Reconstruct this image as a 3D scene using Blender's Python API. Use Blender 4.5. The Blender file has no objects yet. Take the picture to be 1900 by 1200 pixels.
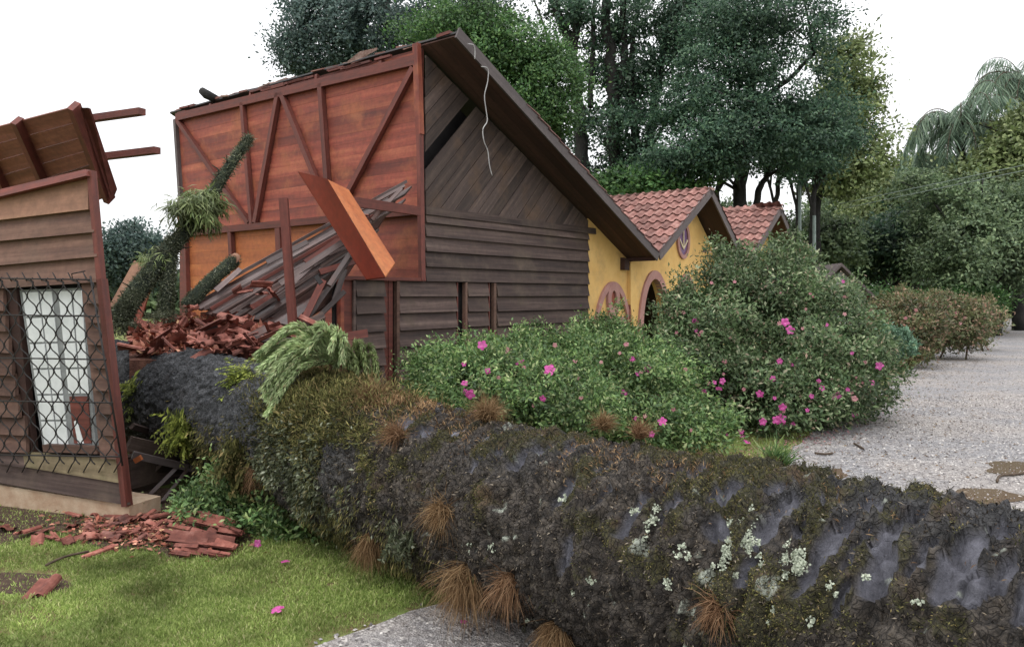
import bpy, math, random
import numpy as np
from mathutils import Vector

random.seed(7)
rng = np.random.default_rng(7)
scene = bpy.context.scene
COL = scene.collection

# ------------------------------------------------------------------ camera
F = 1450.0; HY = 550.0; CZ = 1.65
cam_d = bpy.data.cameras.new("camera"); cam = bpy.data.objects.new("camera", cam_d)
COL.objects.link(cam); scene.camera = cam
cam.location = (0, 0, CZ); cam.rotation_euler = (math.radians(90), 0, 0)
cam_d.sensor_fit = 'HORIZONTAL'; cam_d.sensor_width = 36; cam_d.lens = 36 * F / 1900
cam_d.shift_y = -(600 - HY) / 1900; cam_d.clip_end = 2000; cam_d.clip_start = 0.05

# ------------------------------------------------------------------ world: bright overcast
SUN_EL, SUN_AZ = math.radians(58), math.radians(150)
w = bpy.data.worlds.new("World"); scene.world = w; w.use_nodes = True
nt = w.node_tree; nt.nodes.clear()
sky = nt.nodes.new('ShaderNodeTexSky'); sky.sky_type = 'NISHITA'; sky.sun_disc = False
sky.sun_elevation = SUN_EL; sky.sun_rotation = SUN_AZ
mx = nt.nodes.new('ShaderNodeMix'); mx.data_type = 'RGBA'; mx.inputs[0].default_value = 0.88
nt.links.new(sky.outputs[0], mx.inputs[6]); mx.inputs[7].default_value = (11.5, 11.45, 11.6, 1)
bg = nt.nodes.new('ShaderNodeBackground'); bg.inputs[1].default_value = 0.1
out = nt.nodes.new('ShaderNodeOutputWorld')
tc = nt.nodes.new('ShaderNodeTexCoord'); sz_ = nt.nodes.new('ShaderNodeSeparateXYZ'); nt.links.new(tc.outputs['Generated'], sz_.inputs[0])
mr_ = nt.nodes.new('ShaderNodeMapRange'); nt.links.new(sz_.outputs[2], mr_.inputs[0]); mr_.inputs[1].default_value = 0; mr_.inputs[2].default_value = 1; mr_.inputs[3].default_value = 1.0; mr_.inputs[4].default_value = 2.3
vm_ = nt.nodes.new('ShaderNodeVectorMath'); vm_.operation = 'SCALE'; nt.links.new(mx.outputs[2], vm_.inputs[0]); nt.links.new(mr_.outputs[0], vm_.inputs['Scale'])
nt.links.new(vm_.outputs[0], bg.inputs[0]); nt.links.new(bg.outputs[0], out.inputs[0])
sd = bpy.data.lights.new("sun", 'SUN'); sd.energy = 0.9; sd.angle = math.radians(14); sd.color = (1, .97, .92)
so = bpy.data.objects.new("sun", sd); COL.objects.link(so)
so.rotation_euler = (math.radians(32), 0, math.radians(-25))
so.location = (0, 0, 30)
vs = scene.view_settings
vs.view_transform = 'Standard'; vs.look = 'None'; vs.gamma = 1; vs.use_curve_mapping = False; vs.exposure = 0.08

# ------------------------------------------------------------------ basic geometry helpers
def V(*a): return np.array(a, float)
def nrm(a): a = np.asarray(a, float); return a / (np.linalg.norm(a) + 1e-12)
def W(px, py, D): return V((px - 950) / F * D, D, CZ + (HY - py) / F * D)
def ray(px, py): return V((px - 950) / F, 1.0, (HY - py) / F)
CAM = V(0, 0, CZ)
def ground(px, py, z=0.0):
    D = (CZ - z) * F / (py - HY); return V((px - 950) / F * D, D, z)
def onplane(px, py, P, n):
    d = ray(px, py); s = np.dot(np.asarray(P) - CAM, n) / np.dot(d, n); return CAM + d * s

def origin(o):
    p = V(0, 0, 0)
    while o is not None: p = p + V(*o.location); o = o.parent
    return p

def tag(o, label=None, cat=None, group=None, kind=None):
    if label: o['label'] = label
    if cat: o['category'] = cat
    if group: o['group'] = group
    if kind: o['kind'] = kind
    return o

def empty(name, loc, label, cat, group=None):
    o = bpy.data.objects.new(name, None); COL.objects.link(o); o.location = loc
    o.empty_display_size = .1
    return tag(o, label, cat, group)

def link(name, me, parent=None):
    o = bpy.data.objects.new(name, me); COL.objects.link(o)
    if parent is not None: o.parent = parent
    return o

def npmesh(name, VV, FF, mat, parent=None, uv=None, smooth=False, attrs=None, loc=None):
    """VV (n,3) world coordinates, FF (m,k) uniform faces or list of lists"""
    VV = np.asarray(VV, float)
    o0 = origin(parent) if parent is not None else V(0, 0, 0)
    if loc is not None: o0 = np.asarray(loc, float)
    VL = (VV - o0).astype(np.float32)
    me = bpy.data.meshes.new(name)
    if isinstance(FF, np.ndarray):
        k = FF.shape[1]
        me.vertices.add(len(VL)); me.vertices.foreach_set('co', VL.ravel())
        me.loops.add(FF.size); me.loops.foreach_set('vertex_index', FF.astype(np.int32).ravel())
        me.polygons.add(len(FF)); me.polygons.foreach_set('loop_start', np.arange(0, FF.size, k, dtype=np.int32))
        me.update(calc_edges=True)
        loops = FF.ravel()
    else:
        me.from_pydata([tuple(v) for v in VL], [], FF); me.update()
        loops = np.array([i for f in FF for i in f])
    if uv is not None:
        ul = me.uv_layers.new(name='UVMap')
        ul.data.foreach_set('uv', np.asarray(uv, np.float32)[loops].ravel())
    if attrs:
        for kx, a in attrs.items():
            at = me.attributes.new(kx, 'FLOAT', 'POINT'); at.data.foreach_set('value', np.asarray(a, np.float32))
    if smooth: me.polygons.foreach_set('use_smooth', np.ones(len(me.polygons), bool))
    if mat: me.materials.append(mat)
    o = link(name, me, parent)
    if loc is not None: o.location = loc
    return o

class MB:
    def __init__(s): s.v = []; s.f = []; s.uv = []
    def add(s, v, f, uv=None):
        b = len(s.v); s.v += [tuple(x) for x in v]
        s.f += [[i + b for i in q] for q in f]
        s.uv += list(uv) if uv is not None else [(x[0], x[2]) for x in v]
        return s
    def prism(s, pts, off):
        """pts: polygon (start-bottom, end-bottom, end-top, start-top ...) ; off: thickness vector"""
        pts = [np.asarray(p, float) for p in pts]; off = np.asarray(off, float); n = len(pts)
        a = nrm(pts[1] - pts[0]); nn = nrm(np.cross(a, off)); 
        if np.dot(nn, nn) < .5: nn = nrm(np.cross(a, V(0, 0, 1)))
        th = np.linalg.norm(off)
        uv = [(np.dot(p - pts[0], a), np.dot(p - pts[0], nn)) for p in pts]
        uv2 = [(q[0] + th, q[1] + th) for q in uv]
        f = [list(range(n)), list(range(2 * n - 1, n - 1, -1))]
        for i in range(n):
            j = (i + 1) % n; f.append([i, i + n, j + n, j])
        return s.add(pts + [p + off for p in pts], f, uv + uv2)
    def beam(s, A, B, wd, th, up=(0, 0, 1)):
        A = np.asarray(A, float); B = np.asarray(B, float); d = nrm(B - A)
        sd_ = nrm(np.cross(d, up)); u_ = np.cross(sd_, d)
        p = [A - sd_ * wd / 2 - u_ * th / 2, B - sd_ * wd / 2 - u_ * th / 2, B + sd_ * wd / 2 - u_ * th / 2, A + sd_ * wd / 2 - u_ * th / 2]
        return s.prism(p, u_ * th)
    def tube(s, pts, radii, sides=6, cap=True):
        pts = [np.asarray(p, float) for p in pts]; n = len(pts)
        if not hasattr(radii, '__len__'): radii = [radii] * n
        vs_ = []; uv = []; L = 0; ref = V(0.13, 0.31, 1)
        for i, p in enumerate(pts):
            d = nrm(pts[min(i + 1, n - 1)] - pts[max(i - 1, 0)])
            a = np.cross(d, ref); a = nrm(a if np.linalg.norm(a) > .05 else np.cross(d, V(1, 0, 0))); b = np.cross(d, a)
            if i: L += np.linalg.norm(p - pts[i - 1])
            for k in range(sides):
                t = 2 * math.pi * k / sides
                vs_.append(p + (a * math.cos(t) + b * math.sin(t)) * radii[i]); uv.append((L, k / sides))
        f = []
        for i in range(n - 1):
            for k in range(sides):
                k2 = (k + 1) % sides
                f.append([i * sides + k, i * sides + k2, (i + 1) * sides + k2, (i + 1) * sides + k])
        if cap: f.append(list(range(sides))[::-1]); f.append([(n - 1) * sides + k for k in range(sides)])
        return s.add(vs_, f, uv)
    def build(s, name, mat, parent=None, smooth=False, loc=None):
        return npmesh(name, np.array(s.v), s.f, mat, parent, np.array(s.uv), smooth, None, loc)

def prism(name, pts, off, mat, parent=None, loc=None): return MB().prism(pts, off).build(name, mat, parent, loc=loc)
def beam(name, A, B, wd, th, mat, parent=None, up=(0, 0, 1), loc=None): return MB().beam(A, B, wd, th, up).build(name, mat, parent, loc=loc)
def tube(name, pts, r, mat, parent=None, sides=8, loc=None): return MB().tube(pts, r, sides).build(name, mat, parent, True, loc)

def bez(pts, n=12):
    pts = [np.asarray(p, float) for p in pts]; o = []
    m = len(pts)
    for i in range(m - 1):
        p0 = pts[max(i - 1, 0)]; p1 = pts[i]; p2 = pts[i + 1]; p3 = pts[min(i + 2, m - 1)]
        for k in range(n):
            t = k / n
            o.append(.5 * (2 * p1 + (p2 - p0) * t + (2 * p0 - 5 * p1 + 4 * p2 - p3) * t * t + (3 * p1 - p0 - 3 * p2 + p3) * t ** 3))
    o.append(pts[-1]); return o

# numpy value noise
def _h(ix, iy, iz):
    n = (ix * 374761393 + iy * 668265263 + iz * 2147483647 + 1274126177) & 0xffffffff
    n = ((n ^ (n >> 13)) * 1274126177) & 0xffffffff
    n = ((n ^ (n >> 15)) * 2246822519) & 0xffffffff
    return ((n ^ (n >> 16)) & 0xffffff) / float(0xffffff)
def vnoise(P):
    P = np.asarray(P, float); i = np.floor(P).astype(np.int64); f = P - i; f = f * f * (3 - 2 * f)
    r = 0
    for a in (0, 1):
        for b in (0, 1):
            for c in (0, 1):
                wgt = (f[:, 0] if a else 1 - f[:, 0]) * (f[:, 1] if b else 1 - f[:, 1]) * (f[:, 2] if c else 1 - f[:, 2])
                r = r + wgt * _h(i[:, 0] + a, i[:, 1] + b, i[:, 2] + c)
    return r * 2 - 1
def fbm(P, o=4):
    r = 0; a = 1; P = np.asarray(P, float)
    for k in range(o): r = r + a * vnoise(P * 2 ** k + 17.3 * k); a *= .5
    return r

# ------------------------------------------------------------------ materials
def newmat(name, rough=.8, spec=.3):
    m = bpy.data.materials.new(name); m.use_nodes = True; t = m.node_tree
    b = t.nodes['Principled BSDF']; b.inputs['Roughness'].default_value = rough
    b.inputs['Specular IOR Level'].default_value = spec
    return m, t, b
def node(t, k, **kw):
    n = t.nodes.new(k)
    for a, v in kw.items(): setattr(n, a, v)
    return n
def ramp(t, fac, stops):
    r = node(t, 'ShaderNodeValToRGB'); e = r.color_ramp.elements
    while len(e) < len(stops): e.new(.5)
    for i, (p, c) in enumerate(stops): e[i].position = p; e[i].color = (*c, 1)
    t.links.new(fac, r.inputs[0]); return r.outputs[0]
def noise_n(t, vec, scale, detail=4, rough=.6):
    n = node(t, 'ShaderNodeTexNoise'); n.inputs['Scale'].default_value = scale; n.inputs['Detail'].default_value = detail
    n.inputs['Roughness'].default_value = rough
    if vec is not None: t.links.new(vec, n.inputs['Vector'])
    return n.outputs[0]
def mathn(t, op, a, b, clamp=False):
    n = node(t, 'ShaderNodeMath', operation=op); n.use_clamp = clamp
    for i, x in enumerate((a, b)):
        if isinstance(x, (int, float)): n.inputs[i].default_value = x
        else: t.links.new(x, n.inputs[i])
    return n.outputs[0]
def mixc(t, fac, a, b, blend='MIX'):
    n = node(t, 'ShaderNodeMix', data_type='RGBA', blend_type=blend)
    for i, x in ((0, fac), (6, a), (7, b)):
        if isinstance(x, (int, float)): n.inputs[i].default_value = x
        elif isinstance(x, tuple): n.inputs[i].default_value = (*x, 1)
        else: t.links.new(x, n.inputs[i])
    return n.outputs[2]
def mapr(t, v, a, b, c=0, d=1):
    n = node(t, 'ShaderNodeMapRange'); t.links.new(v, n.inputs[0])
    for i, x in enumerate((a, b, c, d)): n.inputs[i + 1].default_value = x
    return n.outputs[0]
def bump(t, b, h, s=.5, d=.01):
    n = node(t, 'ShaderNodeBump'); n.inputs['Strength'].default_value = s; n.inputs['Distance'].default_value = d
    t.links.new(h, n.inputs['Height']); t.links.new(n.outputs[0], b.inputs['Normal'])
def worldpos(t): return node(t, 'ShaderNodeNewGeometry').outputs['Position']

def wood(name, ca, cb, cc=None, rough=.75, su=1.3, sv=22, bump_s=.5, stain=None, tint=.3, spec=.3):
    m, t, b = newmat(name, rough, spec)
    uv = node(t, 'ShaderNodeUVMap'); oi = node(t, 'ShaderNodeObjectInfo')
    off = mathn(t, 'MULTIPLY', oi.outputs['Random'], 57.0)
    vm = node(t, 'ShaderNodeVectorMath', operation='MULTIPLY'); t.links.new(uv.outputs[0], vm.inputs[0]); vm.inputs[1].default_value = (su, sv, 1)
    va = node(t, 'ShaderNodeVectorMath', operation='ADD'); t.links.new(vm.outputs[0], va.inputs[0])
    cx = node(t, 'ShaderNodeCombineXYZ'); t.links.new(off, cx.inputs[0]); t.links.new(off, cx.inputs[2]); t.links.new(cx.outputs[0], va.inputs[1])
    g = noise_n(t, va.outputs[0], 1.0, 6, .65)
    c = ramp(t, g, [(.28, ca), (.5, cb), (.72, cc or cb)])
    br = mapr(t, oi.outputs['Random'], 0, 1, 1 - tint, 1 + tint)
    hs = node(t, 'ShaderNodeHueSaturation'); t.links.new(br, hs.inputs['Value']); t.links.new(c, hs.inputs['Color'])
    c = hs.outputs[0]
    bl = noise_n(t, worldpos(t), 2.2, 5, .6)
    if stain: c = mixc(t, mapr(t, bl, .5, .72), c, stain)
    sp = noise_n(t, worldpos(t), 14, 4, .7)
    c = mixc(t, mapr(t, sp, .3, .7, .0, .35), c, (.02, .017, .015), 'MIX')
    t.links.new(c, b.inputs['Base Color'])
    t.links.new(mapr(t, g, .3, .7, rough - .12, min(1, rough + .12)), b.inputs['Roughness'])
    bump(t, b, g, bump_s, .012)
    return m

M_red = wood('red_wood', (.11, .027, .021), (.26, .064, .042), (.42, .14, .08), .62, .35, 5, .2, (.36, .12, .055), .22)
M_orange = wood('orange_wood', (.28, .075, .028), (.42, .13, .045), (.50, .19, .07), .6, .5, 4, .2, None, .08)
M_darkred = wood('dark_red_varnished_wood', (.13, .022, .014), (.21, .036, .021), (.28, .055, .03), .45, .5, 5, .15, None, .05)
M_roofred = wood('brown_red_roof_plank', (.13, .045, .033), (.22, .08, .055), (.32, .135, .09), .75, .8, 9, .3, None, .3)
M_frame = wood('red_frame_wood', (.08, .022, .017), (.14, .04, .03), (.2, .06, .045), .6, 1.5, 20, .3, None, .2)
M_siding = wood('dark_weathered_siding', (.032, .020, .018), (.082, .054, .047), (.16, .115, .098), .78, .8, 20, .5, (.11, .08, .06), .3)
M_gable = wood('weathered_diagonal_board', (.04, .027, .024), (.085, .06, .052), (.165, .12, .098), .8, .8, 16, .5, (.12, .075, .05), .42)
M_frag = wood('brown_weathered_siding', (.065, .034, .027), (.135, .074, .055), (.225, .132, .098), .8, .7, 12, .5, (.16, .10, .075), .28)
M_sill = wood('mossy_tan_board', (.15, .12, .07), (.23, .18, .11), (.3, .25, .15), .85, .8, 14, .4, (.12, .12, .05), .1)
M_light = wood('pale_brown_board', (.19, .095, .062), (.28, .15, .098), (.35, .2, .13), .8, .8, 9, .3, None, .1)
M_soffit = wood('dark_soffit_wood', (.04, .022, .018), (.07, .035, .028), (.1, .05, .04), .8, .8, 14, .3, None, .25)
M_barge = wood('grey_brown_bargeboard', (.06, .045, .045), (.1, .08, .078), (.15, .125, .12), .6, 1, 14, .3, None, .15)
M_deb = wood('grey_debris_plank', (.04, .026, .024), (.105, .07, .064), (.22, .16, .15), .4, 1, 14, .35, (.13, .05, .035), .45, .5)

def simple(name, ca, cb, sc=8, rough=.8, bs=.3, bd=.01, spec=.3, detail=6):
    m, t, b = newmat(name, rough, spec); p = worldpos(t)
    n = noise_n(t, p, sc, detail, .65); t.links.new(ramp(t, n, [(.3, ca), (.7, cb)]), b.inputs['Base Color'])
    n2 = noise_n(t, p, sc * 6, 4, .7); bump(t, b, n2, bs, bd); return m
M_yellow = simple('yellow_plaster', (.64, .39, .13), (.76, .50, .19), 3, .85, .3, .006)
_t = M_yellow.node_tree; _b = _t.nodes['Principled BSDF']; _src = _b.inputs['Base Color'].links[0].from_socket
_n = noise_n(_t, worldpos(_t), 1.7, 7, .68); _t.links.new(mixc(_t, mapr(_t, _n, .52, .72, 0, .6), _src, (.36, .24, .12)), _b.inputs['Base Color'])
M_pink = simple('pink_brown_trim', (.34, .17, .15), (.44, .25, .22), 6, .8, .3, .006)
M_purple = simple('purple_pane', (.10, .05, .13), (.18, .09, .2), 5, .3, .1, .002)
M_cream = simple('cream_pane_strip', (.6, .5, .35), (.7, .6, .4), 5, .6, .1, .002)
M_dark = simple('interior_shade', (.012, .011, .012), (.03, .026, .026), 4, .6)  # near-black tone stands in for the shade inside the buildings
M_doorgrey = simple('grey_door_leaf', (.07, .075, .085), (.1, .105, .115), 4, .5)
M_iron = simple('black_iron', (.01, .01, .012), (.03, .025, .022), 30, .55)
M_white = simple('milky_glass', (.58, .61, .61), (.76, .78, .78), 6, .35, .1, .002, .5)
M_mull = simple('grey_window_frame', (.17, .18, .18), (.27, .28, .28), 12, .6)
M_conc = simple('stained_concrete', (.30, .19, .12), (.50, .40, .29), 5, .9, .6, .01)
M_wire = simple('pale_wire', (.3, .29, .29), (.42, .41, .4), 5, .5)
M_bark = simple('dark_tree_bark', (.010, .010, .010), (.032, .030, .027), 5, .9, .8, .03)
M_palebark = simple('pale_post', (.16, .2, .18), (.25, .3, .27), 5, .9)
M_stem = simple('brown_stem', (.05, .035, .025), (.11, .08, .055), 20, .9)
M_shed = simple('pale_grey_plaster', (.36, .40, .38), (.5, .54, .5), 5, .9)
M_mossbark = simple('mossy_branch_bark', (.02, .025, .022), (.06, .08, .05), 14, .95, 1, .03)

def tilemat(name, c1, c2, c3):
    m, t, b = newmat(name, .8); oi = node(t, 'ShaderNodeObjectInfo'); p = worldpos(t)
    n = noise_n(t, p, 9, 6, .7); c = ramp(t, n, [(.3, c1), (.5, c2), (.72, c3)])
    hs = node(t, 'ShaderNodeHueSaturation'); t.links.new(mapr(t, oi.outputs['Random'], 0, 1, .62, 1.32), hs.inputs['Value']); t.links.new(c, hs.inputs['Color'])
    n3 = noise_n(t, p, 3.1, 4, .6)
    c = mixc(t, mapr(t, n3, .55, .75, 0, .5), hs.outputs[0], (.10, .075, .07))
    t.links.new(c, b.inputs['Base Color']); bump(t, b, n, .4, .01); return m
M_tile = tilemat('weathered_clay_tile', (.14, .068, .058), (.22, .105, .088), (.36, .21, .175))
M_shard = tilemat('broken_clay_tile', (.10, .034, .027), (.22, .075, .055), (.38, .18, .14))
M_ridge = tilemat('mortared_ridge_tile', (.2, .11, .09), (.3, .2, .17), (.45, .36, .32))

def leafmat(name, stops, trans=.3, rough=.5, spec=.35):
    m, t, b = newmat(name, rough, spec)
    a = node(t, 'ShaderNodeAttribute', attribute_name='rnd'); c_ = node(t, 'ShaderNodeAttribute', attribute_name='clu')
    c = ramp(t, a.outputs['Fac'], stops)
    hs = node(t, 'ShaderNodeHueSaturation'); t.links.new(c, hs.inputs['Color']); t.links.new(mapr(t, c_.outputs['Fac'], 0, 1, .42, 1.55), hs.inputs['Value'])
    t.links.new(hs.outputs[0], b.inputs['Base Color'])
    tr = node(t, 'ShaderNodeBsdfTranslucent'); t.links.new(hs.outputs[0], tr.inputs[0])
    ms = node(t, 'ShaderNodeMixShader'); ms.inputs[0].default_value = trans
    t.links.new(b.outputs[0], ms.inputs[1]); t.links.new(tr.outputs[0], ms.inputs[2])
    t.links.new(ms.outputs[0], t.nodes['Material Output'].inputs[0]); return m
L_azalea = leafmat('azalea_leaf', [(0, (.045, .085, .035)), (.5, (.10, .155, .065)), (.80, (.16, .22, .10)), (.93, (.30, .33, .2)), (1, (.3, .2, .15))])
L_azalea_fresh = leafmat('fresh_azalea_leaf', [(0, (.045, .09, .03)), (.5, (.10, .18, .06)), (.82, (.19, .28, .09)), (1, (.33, .36, .18))])
L_olive = leafmat('olive_azalea_leaf', [(0, (.06, .075, .03)), (.45, (.12, .145, .06)), (.75, (.2, .18, .1)), (1, (.34, .19, .14))])
L_blue = leafmat('blue_green_conifer_leaf', [(0, (.045, .075, .072)), (.6, (.075, .12, .105)), (1, (.13, .18, .15))], .4)
L_bright = leafmat('bright_green_leaf', [(0, (.035, .085, .03)), (.6, (.07, .155, .045)), (1, (.13, .22, .07))], .3)
L_deep = leafmat('deep_green_leaf', [(0, (.026, .058, .038)), (.6, (.05, .10, .06)), (1, (.11, .18, .10))], .35)
L_yellow = leafmat('yellow_green_leaf', [(0, (.09, .13, .045)), (.6, (.17, .22, .08)), (1, (.27, .31, .14))], .3)
L_far = leafmat('hazy_green_leaf', [(0, (.065, .105, .055)), (.6, (.125, .18, .09)), (1, (.2, .26, .13))], .3)  # paler leaf colour stands in for distance haze
L_palm = leafmat('palm_leaf', [(0, (.09, .14, .10)), (.6, (.15, .225, .15)), (1, (.25, .32, .22))], .4)
L_moss = leafmat('olive_moss', [(0, (.03, .032, .013)), (.5, (.085, .085, .03)), (.8, (.16, .15, .055)), (1, (.25, .19, .09))], .2, .9, .1)
L_grass = leafmat('lawn_grass_blade', [(0, (.16, .23, .055)), (.5, (.30, .39, .11)), (.85, (.42, .49, .17)), (1, (.5, .48, .25))], .35, .6, .2)
L_brown = leafmat('dry_brown_blade', [(0, (.09, .05, .025)), (.5, (.2, .12, .06)), (1, (.36, .25, .14))], .3, .8, .1)
L_rust = leafmat('rust_orange_blade', [(0, (.10, .055, .03)), (.5, (.2, .11, .06)), (1, (.34, .22, .13))], .3, .8, .1)
L_fern = leafmat('yellow_green_fern', [(0, (.09, .12, .025)), (.5, (.2, .24, .05)), (1, (.38, .42, .1))], .35, .7, .2)
L_arau = leafmat('pale_green_needle', [(0, (.18, .25, .11)), (.5, (.34, .44, .2)), (.85, (.5, .58, .32)), (1, (.45, .4, .22))], .25, .6, .3)
L_dull = leafmat('dull_grey_green_leaf', [(0, (.04, .05, .03)), (.6, (.10, .115, .065)), (.9, (.17, .18, .12)), (1, (.34, .36, .28))], .25, .7, .2)
L_lichen = leafmat('pale_lichen', [(0, (.25, .28, .22)), (.6, (.42, .46, .36)), (1, (.55, .58, .47))], .05, .95, .05)
L_pink = leafmat('magenta_petal', [(0, (.42, .05, .22)), (.5, (.6, .10, .36)), (1, (.72, .2, .48))], .35)
L_pale = leafmat('faded_pink_petal', [(0, (.42, .16, .2)), (.5, (.5, .22, .25)), (1, (.55, .32, .3))], .35)
L_hosta = leafmat('blue_green_soft_leaf', [(0, (.08, .16, .1)), (1, (.17, .29, .19))], .3)

# ------------------------------------------------------------------ foliage helpers
def rdir(n):
    v = rng.normal(size=(n, 3)); return v / np.linalg.norm(v, axis=1)[:, None]
def leaves(name, P, N, size, mat, parent=None, aspect=.42, droop=0., clu=None, jit=.35, bend=.18, T=None, loc=None):
    n = len(P); size = np.broadcast_to(size, (n,)) * rng.uniform(1 - jit, 1 + jit, n)
    if T is None:
        T = N * .7 + rdir(n) * .9; T[:, 2] -= droop
    T = T / np.linalg.norm(T, axis=1)[:, None]
    S = np.cross(T, N + rdir(n) * .5); S /= (np.linalg.norm(S, axis=1)[:, None] + 1e-9)
    U = np.cross(S, T); L = size[:, None]
    a = P; b = P + T * L * .5 + S * L * aspect * .5 + U * L * bend * .3; c = P + T * L - U * L * bend * .5; d = P + T * L * .5 - S * L * aspect * .5 + U * L * bend * .3
    VV = np.stack([a, b, c, d], 1).reshape(-1, 3); FF = np.arange(4 * n).reshape(n, 4)
    r = np.repeat(rng.random(n), 4)
    cl = np.repeat(clu if clu is not None else np.full(n, .5), 4)
    return npmesh(name, VV, FF, mat, parent, attrs={'rnd': r, 'clu': cl}, loc=loc)

def crown_pts(ells, nclump, per, cr, shell=.35, flat=.6, minz=None, keep=1.0):
    """ells: list of (centre, radii(3)); leaf clumps mostly near the surface of each"""
    P = []; N = []; C = []
    wts = np.array([e[1][0] * e[1][2] for e in ells]); wts = wts / wts.sum()
    for (c, r), wg in zip(ells, wts):
        k = max(3, int(nclump * wg)); d = rdir(k)
        rad = (rng.random(k) ** shell * (1 + .20 * fbm(d * 2.3 + c[0], 2) + .10 * (rng.random(k) > .9)))[:, None]
        cc = c + d * rad * r
        if minz is not None: sel = cc[:, 2] > minz; cc = cc[sel]; d = d[sel]; k = len(cc)
        if k == 0: continue
        s = cr * rng.uniform(.6, 1.5, k)
        m = int(per)
        dd = rng.normal(size=(k, m, 3)) * .5 * s[:, None, None] * V(1, 1, flat)
        p = cc[:, None, :] + dd
        nn = dd / (np.linalg.norm(dd, axis=2)[:, :, None] + 1e-9) * .6 + d[:, None, :] * .6 + V(0, 0, .5)
        P.append(p.reshape(-1, 3)); N.append(nn.reshape(-1, 3)); C.append(np.repeat(np.clip(rng.random(k) * .75 + .35 * fbm(cc / (cr * 3.2), 2) + .15, 0, 1), m))
    P = np.concatenate(P); N = np.concatenate(N); C = np.concatenate(C); N /= np.linalg.norm(N, axis=1)[:, None]
    if keep < 1:
        s_ = fbm(P * .9, 2) > (1 - keep) * 1.2 - .6; P = P[s_]; N = N[s_]; C = C[s_]
    return P, N, C
def E(px, py, D, rx, ry, rd):
    return (W(px, py, D), V(rx * D / F, rd, ry * D / F))

# ------------------------------------------------------------------ setting: ground, gravel road, puddles
def ground_mat():
    m, t, b = newmat('soil_and_short_grass', .95, .1); p = worldpos(t)
    n = noise_n(t, p, .9, 6, .6); n2 = noise_n(t, p, 30, 5, .7)
    soil = ramp(t, n2, [(.3, (.10, .06, .035)), (.7, (.22, .145, .09))])
    gr = ramp(t, n2, [(.3, (.12, .17, .045)), (.7, (.22, .28, .09))])
    n4 = noise_n(t, p, 7, 6, .7)
    c = mixc(t, mapr(t, mathn(t, 'ADD', mathn(t, 'MULTIPLY', n, .5), mathn(t, 'MULTIPLY', n4, .5)), .42, .54), soil, gr)
    t.links.new(c, b.inputs['Base Color']); bump(t, b, n2, .8, .03); return m
def gravel_mat():
    m, t, b = newmat('grey_gravel', .85, .25); p = worldpos(t)
    vo = node(t, 'ShaderNodeTexVoronoi'); vo.inputs['Scale'].default_value = 30; t.links.new(p, vo.inputs['Vector'])
    vo2 = node(t, 'ShaderNodeTexVoronoi'); vo2.inputs['Scale'].default_value = 90; t.links.new(p, vo2.inputs['Vector'])
    sx = node(t, 'ShaderNodeSeparateColor'); t.links.new(vo.outputs['Color'], sx.inputs[0])
    sx2 = node(t, 'ShaderNodeSeparateColor'); t.links.new(vo2.outputs['Color'], sx2.inputs[0])
    c = ramp(t, sx.outputs[0], [(0, (.10, .095, .095)), (.45, (.26, .25, .25)), (.8, (.41, .39, .375)), (1, (.66, .63, .6))])
    cf = ramp(t, sx2.outputs[0], [(0, (.09, .087, .09)), (.6, (.22, .215, .22)), (1, (.42, .41, .4))])
    c = mixc(t, mapr(t, sx2.outputs[1], .35, .65), c, cf)
    n = noise_n(t, p, .55, 4, .6)
    wet = mapr(t, mathn(t, 'ADD', n, mapr(t, noise_n(t, p, 3.5, 5, .7), 0, 1, -.12, .12)), .42, .58)
    c = mixc(t, wet, mixc(t, .3, c, (.42, .36, .31)), mixc(t, .4, c, (.24, .235, .245)))
    t.links.new(c, b.inputs['Base Color'])
    h = mathn(t, 'ADD', vo.outputs['Distance'], vo2.outputs['Distance']); bump(t, b, h, .9, .012); return m
M_ground = ground_mat(); M_gravel = gravel_mat()

gx = 300.0
npmesh('ground', [(-gx, -60, 0), (gx, -60, 0), (gx, 500, 0), (-gx, 500, 0)], [[0, 1, 2, 3]], M_ground)['kind'] = 'structure'

road_px = [(1862, 589), (1850, 600), (1842, 622), (1750, 646), (1662, 700), (1560, 775), (1490, 812), (1440, 868), (1300, 985), (1020, 1085), (880, 1105), (770, 1132), (700, 1160), (600, 1200), (560, 1260)]
left_edge = [ground(*p)[:2] for p in road_px] + [V(-1.6, 1.6), V(-2.2, -3)]
le = []
for a, b in zip(left_edge[:-1], left_edge[1:]):
    n = max(2, int(np.linalg.norm(b - a) / .12)); n = min(n, 60)
    for k in range(n):
        p = a + (b - a) * k / n
        q = fbm(np.array([[p[0] * 2.2, p[1] * 2.2, 3.3]]), 3)[0] * .10
        le.append(V(p[0] + q, p[1] + q * .6))
le.append(left_edge[-1])
def road_left_x(y):
    a = np.array(le); o = np.argsort(a[:, 1]); return np.interp(y, a[o, 1], a[o, 0])
rv = []; rf = []
for i, p in enumerate(le):
    rv += [(p[0], p[1], .004), (max(p[0] + 3, 30.0 + .6 * max(p[1], 0)), p[1], .004)]
    if i: k = 2 * i; rf.append([k - 2, k, k + 1, k - 1])
npmesh('gravel_road', rv, rf, M_gravel)['kind'] = 'structure'

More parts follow.
